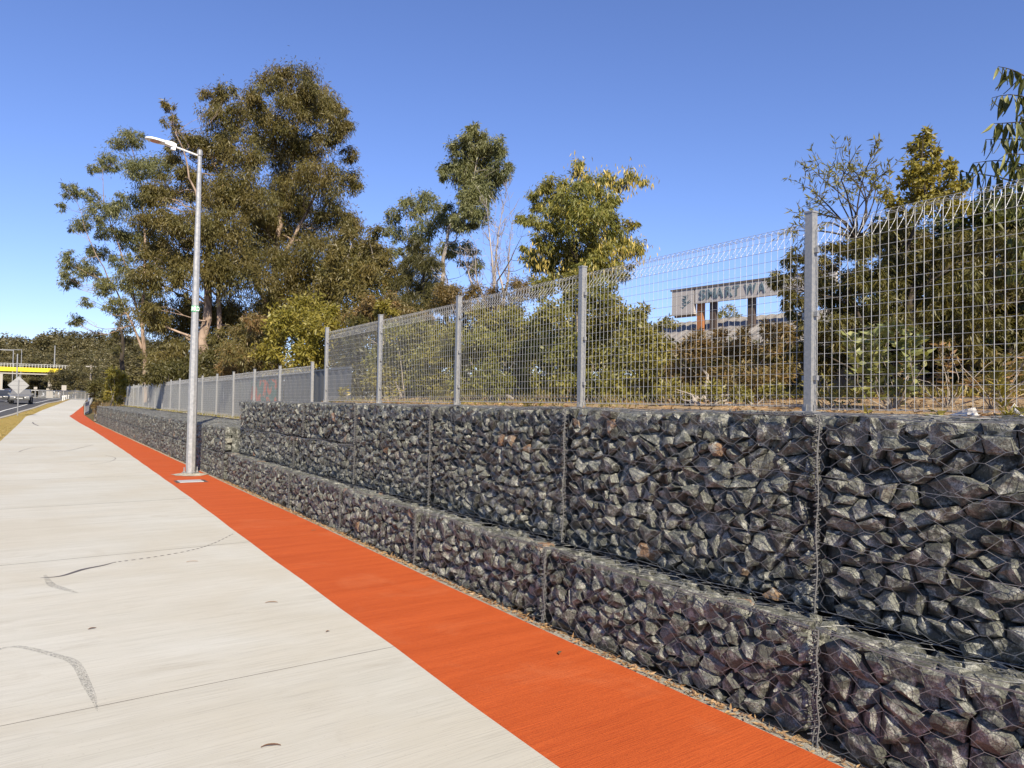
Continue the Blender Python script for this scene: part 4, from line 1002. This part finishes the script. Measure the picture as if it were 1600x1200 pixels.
# ------------------------------------------------------------------ rooftop sign and building
def sign():
    d0, d1 = 19.5, 23.0
    A = PD(1052, 456, 23.5); Bp = PD(1250, 429, 21.2)
    u = Bp - A; u[2] = 0; Lh = np.linalg.norm(u); u /= Lh; n_ = np.array([u[1], -u[0], 0]);
    if n_ @ A > 0: n_ = -n_
    root = empty('rooftop_sign', (A[0], A[1], 0), math.atan2(u[1], u[0])); tag(root, 'long grey rooftop sign lettered SMART WA, seen through the fence mesh', 'sign')
    toward = 1 if (Matrix.Rotation(math.atan2(u[1], u[0]), 3, 'Z') @ Vector((0, -1, 0))).dot(Vector(n_)) > 0 else -1
    zt = A[2]; zb = PD(1052, 494, 23.5)[2]; s1 = .0
    def at(px, d=None):
        rr = ray(px, 450); # intersect with sign line
        a = np.array([[rr[0], -u[0]], [rr[1], -u[1]]]); t, s = np.linalg.solve(a, A[:2]); return s
    x1 = at(1088); xe = Lh + 1.0
    Mg = mat('sign_face', (.42, .39, .37), .7); Mr = mat('sign_frame', (.28, .20, .15), .7)
    b = MB(); b.box((0, -.06, zb), (x1 - .04, .06, zt)); b.build('logo_panel', Mg, root)
    b = MB(); b.box((-.05, -.08, zt), (xe, .08, zt + .05)); b.build('top_trim', mat('trim_dark', (.12, .1, .09), .7), root)
    zbb = A[2] - (zt - zb) * .60
    b = MB(); b.box((x1, -.06, zbb), (xe, .06, zt)); b.build('letter_panel', Mg, root)
    for x in (x1 - .02, at(1107), at(1166)):
        b = MB(); b.box((x, .07, zb - .6), (x + .2, .2, zt - .03)); b.build('post', mat('sign_post', (.35, .14, .05) if x < x1 else (.07, .05, .04), .7), root)
    b = MB(); b.box((0, .07, zb - .05), (x1 + .1, .15, zb + .03)); b.build('lower_rail', Mr, root)
    Mt = mat('sign_letters', (.10, .15, .18), .6)
    xs = [at(v) for v in (1095, 1109, 1124, 1136, 1150, 1166, 1188, 1200)]
    hL = (zt - zbb) * .62
    for ch_, x, xn in zip('SMARTWA', [at(v) for v in (1095, 1106, 1122, 1135, 1148, 1166, 1187)], [at(v) for v in (1105, 1121, 1134, 1147, 1158, 1186, 1200)]):
        t = text_obj(ch_, 1, Mt, 'letter', root, (x, -.072 * 1, zbb + (zt - zbb) * .24), (R(90), 0, 0), .01, .02)
        wv = max(v.co.x for v in t.data.vertices) - min(v.co.x for v in t.data.vertices); hv = max(v.co.y for v in t.data.vertices)
        t.scale = ((xn - x) * .92 / wv, hL / hv, 1)
    r = np.random.default_rng(4)
    for k in range(11):
        b = MB(); x = r.uniform(.25, x1 - .4); z = zb + r.uniform(.2, .8) * (zt - zb); l = r.uniform(.12, .3)
        b.add([(x, -.066, z), (x + l * .5, -.066, z - .07), (x + l, -.066, z + r.uniform(.0, .12)), (x + l * .5, -.066, z - .02)], [(0, 1, 2, 3)]); b.build('painted_mark', Mt, root)
    # building below
    c = A + u * 3 ; bd = empty('shed', (c[0], c[1], 1.5), math.atan2(u[1], u[0])); tag(bd, 'low shed with a weathered grey corrugated roof below the painted sign', 'building')
    zr = PD(1100, 520, 20)[2] - 1.5; zr2 = zb - .08 - 1.5
    b = MB(); b.box((-4.5, .5, 0), (9, 7, zr)); b.build('wall', mat('shed_wall', (.16, .14, .12), .9), bd)
    b = MB(); n = 90; vs = []
    for i in range(n + 1):
        x = -4.8 + i * 14.2 / n; dz = .03 * (i % 2); vs += [(x, -1.2, zr - .35 + dz), (x, .9, zr2 + dz - .02)]
    b.add(vs, [(2 * i, 2 * i + 1, 2 * i + 3, 2 * i + 2) for i in range(n)]); b.box((-4.8, -1.2, zr - .5), (9.4, -1.14, zr - .36))
    b.build('roof', soil_mat('old_roof', (.22, .20, .18), (.30, .28, .26), (.36, .33, .30), 2), bd)
sign()
bush('pale green tree beyond the painted sign', [(1130,488,9),(1142,482,8),(1150,495,9),(1120,497,8),(1138,500,9)], 27, .8, L_OLV, 47, .12, .04, 1.3, .2)
bush('small shrub at the end of the painted sign', [(1036,498,10),(1048,505,10),(1028,510,9)], 14, .4, L_OLV, 48, .09, .03, 1.4, .2)

# ------------------------------------------------------------------ far setting: bridge, road furniture, forest, cars
BY = 190.
M_YEL = mat('yellow_beam', (.80, .62, .015), .5); M_PALE = mat('pale_concrete', (.36, .335, .30), .8); M_RAIL = mat('rail_grey', (.42, .42, .40), .5)
br = empty('road_bridge', (0, BY, g(BY))); tag(br, 'road overbridge with a bright yellow side beam and grey railing', 'bridge')
zY1 = PY(40, 574.3, BY)[2] - g(BY); zY0 = PY(40, 580.5, BY)[2] - g(BY); zW = PY(40, 584.5, BY)[2] - g(BY); xr = PY(98, 576, BY)[0]; zR = PY(40, 569, BY)[2] - g(BY)
b = MB(); b.add([(-70, 0, zY1), (-70, 0, zY0), (xr - 1.2, 0, zY0), (xr, 0, zY1), (-70, .4, zY1), (-70, .4, zY0), (xr - 1.2, .4, zY0), (xr, .4, zY1)], [(0, 1, 2, 3), (7, 6, 5, 4), (0, 3, 7, 4), (1, 5, 6, 2), (3, 2, 6, 7), (0, 4, 5, 1)]); b.build('yellow_beam', M_YEL, br)
b = MB(); b.box((-70, -.12, zW - .05), (xr - 1.6, .3, zY0 - .35)); b.build('girder', M_PALE, br)
b = MB(); b.box((-70, .4, zY1 - .3), (xr, 11, zY1 - .02)); b.build('deck', M_PALE, br)
b = MB(); b.box((xr - 2.6, .8, 0), (xr - 1.9, 9, zW - .05)); b.box((xr - 2.9, .2, -.3), (xr - 1.6, 1.0, 2.0)); b.build('pier', M_PALE, br)
xe = PY(121, 574, BY)[0]
b = MB(); b.box((-70, .1, zR), (xe, .2, zR + .09)); b.box((-70, .1, zR - .3), (xe, .2, zR - .24)); 
for x in np.arange(-69, xe, .55): b.box((x, .12, zY1), (x + .1, .18, zR))
b.build('railing', M_RAIL, br)
b = MB(); b.box((xr, .3, 0), (xe + 25, 10, zY1 - .3)); b.build('abutment', M_LAND, br)
def mast(label, px, pyt, pyb, y, rad=.09, arm=None, cat='lamp post', z0=None):
    t = PY(px, pyt, y); b0_ = PY(px, pyb, y); zb_ = b0_[2] if z0 is None else z0
    root = empty('light_mast', (t[0], y, zb_)); tag(root, label, cat)
    b = MB(); b.tube([(0, 0, 0), (0, 0, t[2] - zb_)], [rad, rad * .7], 6, True); b.build('pole', M_GALV, root)
    if arm:
        b = MB(); b.tube([(0, 0, t[2] - zb_ - .1), (arm[0], 0, t[2] - zb_ + arm[1])], .07, 5, True); b.build('arm', M_GALV, root)
    return root
mast('slim street light standing on the bridge deck', 86, 540, 574, BY + 1, .13)
mast('short-headed pole in front of the bridge rail', 27.5, 553, 622, 150, .13, z0=g(150))
mast('mast with a long gantry arm behind the bridge', 21, 547, 600, 205, .12, (-6, 0.0), z0=3.)
mast('thin pole under the yellow beam behind the diamond sign', 30.5, 585, 622, 160, .07, z0=g(160))
mast('second gantry arm mast far behind the bridge', 34, 546, 575, 215, .1, (-8, -.3), z0=5.)
up = PY(141, 613.5, 140); root = empty('power_pole', (up[0], 140, g(140) - .3)); tag(root, 'timber power pole with a crossarm beyond the bend of the path', 'power pole')
hp = PY(141, 570, 140)[2] - g(140) + .3
b = MB(); b.tube([(0, 0, 0), (0, 0, hp)], [.17, .13], 7, True); b.build('pole', B_GREY, root)
b = MB(); b.box((-.75, -.06, hp - .35), (.75, .06, hp - .2)); b.build('crossarm', M_PALE, root)
b = MB(); b.box((-.08, -.16, hp - .9), (.28, .16, hp - .62)); b.build('fitting', M_PALE, root)
# diamond sign (seen from behind)
dp = G(27.3, 650); root = empty('diamond_sign', tuple(dp)); tag(root, 'back of a grey diamond road sign on a single post in the verge', 'sign')
depth = float((dp - [0, 0, EYE]) @ FWD); hs = 14.3 / F * depth; zc = PY(28, 602, dp[1])[2] - dp[2]
b = MB(); b.tube([(0, -.03, 0), (0, -.03, zc + hs * .6)], .035, 8, True); b.build('post', M_GALV, root)
b = MB(); b.add([(hs, 0, zc), (0, 0, zc + hs), (-hs, 0, zc), (0, 0, zc - hs), (hs, .01, zc), (0, .01, zc + hs), (-hs, .01, zc), (0, .01, zc - hs)], [(0, 1, 2, 3), (7, 6, 5, 4), (0, 4, 5, 1), (1, 5, 6, 2), (2, 6, 7, 3), (3, 7, 4, 0)]); b.build('sign_plate', galv('sign_back', .33, .5, .2), root)
b = MB(); b.box((-hs * .95, -.012, zc - .025), (hs * .95, -.002, zc + .025)); b.box((-hs * .5, -.012, zc + hs * .45), (hs * .5, -.002, zc + hs * .5)); b.box((-hs * .5, -.012, zc - hs * .5), (hs * .5, -.002, zc - hs * .45)); b.build('stiffener', M_GALV, root)
for (lab, px, py, pw, ph, y) in (('small white square sign beside the far railing', 55.5, 606.5, 4.6, 3.8, 150), ('grey square sign back on a post at the path bend', 100, 606, 6.5, 8, 120), ('tall pale board at the frame edge under the bridge', 1.0, 596, 5, 24, 160)):
    c = PY(px, py, y); dd = float((c - [0, 0, EYE]) @ FWD) / F; root = empty('road_sign', (c[0], y, g(y))); tag(root, lab, 'sign')
    h = c[2] - g(y); b = MB(); b.box((-pw * dd / 2, 0, h - ph * dd / 2), (pw * dd / 2, .05, h + ph * dd / 2)); b.build('sign_plate', M_PALE, root); b = MB(); b.tube([(0, .08, 0), (0, .08, h)], .05, 5, True); b.build('post', M_GALV, root)
# railings
def rail_fence(label, P, h=1.15, step=.4, mid=True, m=None, bw=.02):
    P = [np.asarray(p, float) for p in P]; root = empty('railing', tuple(P[0])); tag(root, label, 'railing'); b = MB(); top = MB(); o = P[0]
    top.tube([p - o + [0, 0, h] for p in P], .045, 6, True); top.tube([p - o + [0, 0, .12] for p in P], .03, 6, True); top.build('rail', m or M_GALV, root)
    for a, c in zip(P[:-1], P[1:]):
        L_ = np.linalg.norm(c - a); n = max(1, int(L_ / step))
        for i in range(n): q = a + (c - a) * i / n - o; b.box((q[0] - bw, q[1] - bw, q[2] + .0), (q[0] + bw, q[1] + bw, q[2] + h))
    tag(b.build('balusters', m or M_GALV, root), kind='stuff')
r0 = G(132, 648)
rail_fence('grey railing along the path bend past the gabion wall', [r0, r0 + [.5, 4, g(r0[1] + 4) - g(r0[1])], G(138, 638), G(144, 628), [PY(148.5, 618, 120)[0], 120, g(120)]], .95, .28)
rail_fence('long grey barrier crossing behind the road', [[PY(148.5, 618, 120)[0], 120, g(120)], [0, 155, g(155)], [-40, 160, g(160)]], 1.35, .5)
rail_fence('second grey barrier behind the far carriageway', [[12.0, 172, g(172) + .2], [-60, 176, g(176) + .2]], 1.3, .6)
for i, (px, py) in enumerate(((98, 625.5), (101, 624.5), (104, 623.5), (107, 622.6), (110, 621.8), (113, 621.2))):
    q = G(px, py + .8); b = MB(); b.box((-.05, -.04, 0), (.05, .04, .7)); b.box((-.09, -.06, .45), (.09, -.04, .7)); o = b.build('guide_post', M_PAINT, label=f'short white guide post, {ordw[i]} in the row beside the far verge', cat='post', group='white guide posts beside the far verge'); o.location = tuple(q)
# cars
def car(label, loc, body, suv, rz=0):
    root = empty('car', loc, rz); tag(root, label, 'car', 'cars on the road')
    h = 1.5 if suv else 1.36; w2 = .95; hb = .92 if suv else .82
    MBd = mat('car_paint', body, .25, .3); MGl = mat('car_glass', (.02, .025, .03), .05); MTy = mat('tyre_rubber', (.02, .02, .02), .8); MLi = mat('headlight_glass', (.30, .30, .29), .2); MBk = mat('black_trim', (.03, .03, .03), .5)
    prof = [(-2.25, .35), (-2.3, .62), (-2.2, hb - .12), (-1.1, hb), (-.35, h - .03), (1.4, h), (2.05, hb + .1), (2.2, .6), (2.15, .35)]   # y, z ; front is -y
    b = MB(); n = len(prof)
    vs = []
    for s in (-1, 1):
        for (y, z) in prof:
            ins = 0 if z <= hb + .01 else .2 if z > h - .1 else .02
            vs.append((s * (w2 - ins - (.1 if abs(y) > 2.1 else 0)), y, z))
    fs = [tuple(range(n - 1, -1, -1)), tuple(range(n, 2 * n))] + [(i, (i + 1) % n, n + (i + 1) % n, n + i) for i in range(n)]
    b.add(vs, fs); bevel(b.build('body', MBd, root), .06, 3)
    def quad(name, q, m): b = MB(); b.add(q, [(0, 1, 2, 3)]); b.build(name, m, root)
    quad('windscreen', [(-.80, -1.06, hb + .03), (.80, -1.06, hb + .03), (.66, -.40, h - .09), (-.66, -.40, h - .09)], MGl)
    for s in (-1, 1):
        b = MB(); b.box((s * .66 - .15, -2.33, hb - .28), (s * .66 + .15, -2.2, hb - .15)); b.build('headlight', MLi, root)
        b = MB(); b.add([(s * .93, -.9, hb + .03), (s * .93, 1.6, hb + .05), (s * .77, 1.2, h - .12), (s * .77, -.35, h - .12)], [(0, 1, 2, 3)]); b.build('side_window', MGl, root)
        b = MB(); b.box((s * 1.02 - .1, -.95, hb + .02), (s * 1.02 + .1, -.82, hb + .18)); b.build('mirror', MBd, root)
        for y in (-1.4, 1.35):
            b = MB(); b.tube([(s * .98, y, .34), (s * .72, y, .34)], .34, 14, True); tw_ = b.build('wheel', MTy, root)
            b = MB(); b.tube([(s * .99, y, .34), (s * .97, y, .34)], .2, 10, True); b.build('rim', M_GALV, tw_)
    b = MB(); b.box((-.38, -2.36, hb - .36), (.38, -2.25, hb - .18)); b.build('grille', MBk, root)
    b = MB(); b.box((-.8, -2.37, .34), (.8, -2.22, .48)); b.build('bumper_intake', MBk, root)
    b = MB(); b.box((-.26, -2.39, .50), (.26, -2.36, .61)); b.build('number_plate', M_RAIL, root)
def carat(px, y, dx=0): q = PY(px, 625, y); return (q[0] + dx, y, g(y) - .02)
car('silver four-wheel drive coming towards the viewer on the near lane', carat(33, 94), (.20, .20, .195), True, R(-2))
car('dark low car with a pale bumper in the next lane, cut by the frame edge', carat(2, 103), (.05, .055, .065), False, R(-3))
car('dark car following behind the other two cars', carat(17, 128), (.06, .05, .05), True, R(-3))
# forest
def far_tree(seed, h, wd, n):
    r = np.random.default_rng(seed); cl = []
    for _ in range(n):
        a = r.uniform(0, 6.28); rr = wd * r.uniform(.1, 1) ** .6; z = h * r.uniform(.38, .95); rr *= (1.15 - abs(z / h - .6) * 1.2)
        cl.append((np.array([rr * math.cos(a), rr * math.sin(a), z]), r.uniform(.10, .19) * h * .8))
    root = plant('forest_tree', 'olive forest tree on the rise beyond the bridge', 'tree', (0, 0, 0), [[(0, 0, -.5), (.2, 0, h * .5), (0, 0, h * .85)]], cl, L_FAR, B_GREY, .55, .22, 1.35, .3, seed, .2, 'trees on the rise beyond the bridge', sub=.3, br=.02, twigs=2)
    return root
def copy_tree(o, loc, rz, sc):
    c = o.copy(); COL.objects.link(c); c.location = loc; c.rotation_euler = (0, 0, rz); c.scale = sc
    for ch_ in o.children: d = ch_.copy(); COL.objects.link(d); d.parent = c
    return c
protos = [far_tree(400 + i, 13 + i, 4.2, 17) for i in range(4)]
r = np.random.default_rng(77); spots = []
for row, (y, pyt, hh) in enumerate(((330, 530, 1.25), (290, 540, 1.1), (250, 555, .95), (222, 568, .8))):
    for px in np.arange(-25, 250 if row < 2 else 230, 17):
        spots.append((px + r.uniform(-6, 6), y + r.uniform(-12, 12), pyt + r.uniform(-12, 9)))
for px, y, t in ((96, 172, 584), (106, 168, 578), (117, 165, 574), (128, 160, 578), (140, 158, 572), (152, 150, 574), (163, 140, 568), (175, 130, 570), (188, 120, 572), (120, 185, 560), (135, 180, 560), (150, 170, 556), (168, 160, 552), (15, 205, 590), (40, 208, 592), (62, 205, 590), (80, 204, 592), (-5, 206, 592), (205, 110, 560), (222, 100, 556), (240, 95, 555), (260, 92, 550)):
    spots.append((px, y, t))
for i, (px, y, t) in enumerate(spots):
    q = PY(px, t, y); gz = g(y) + (.0 if y < 215 else .0); h = max(q[2] - gz, 2.5); pr = protos[i % 4]; hp_ = 13 + i % 4
    s = h / (hp_ * .97); loc = (q[0], y, gz); rz = r.uniform(0, 6.28); sx = s * r.uniform(.95, 1.4) * (1.5 if h < 7 else 1)
    if i < 4: pr.location = loc; pr.rotation_euler = (0, 0, rz); pr.scale = (sx, sx, s)
    else: copy_tree(pr, loc, rz, (sx, sx, s))
# wooded rise far behind, one mass
r = np.random.default_rng(5); cl = []
for _ in range(420):
    x = r.uniform(-160, 260); y = r.uniform(345, 380); cl.append((np.array([x, y, r.uniform(2, 12) + 3 * math.sin(x * .05)]), r.uniform(3, 5)))
C, Dn, Vv = clump_leaves(cl, 1.6, .9, 1.3, r, .2, .35, .8)
o = quads('far_woods', leaf_arrays(C, Dn, 1.6, .9, r), Vv, L_FAR, None, 'stuff'); tag(o, 'continuous mass of olive woodland on the skyline')
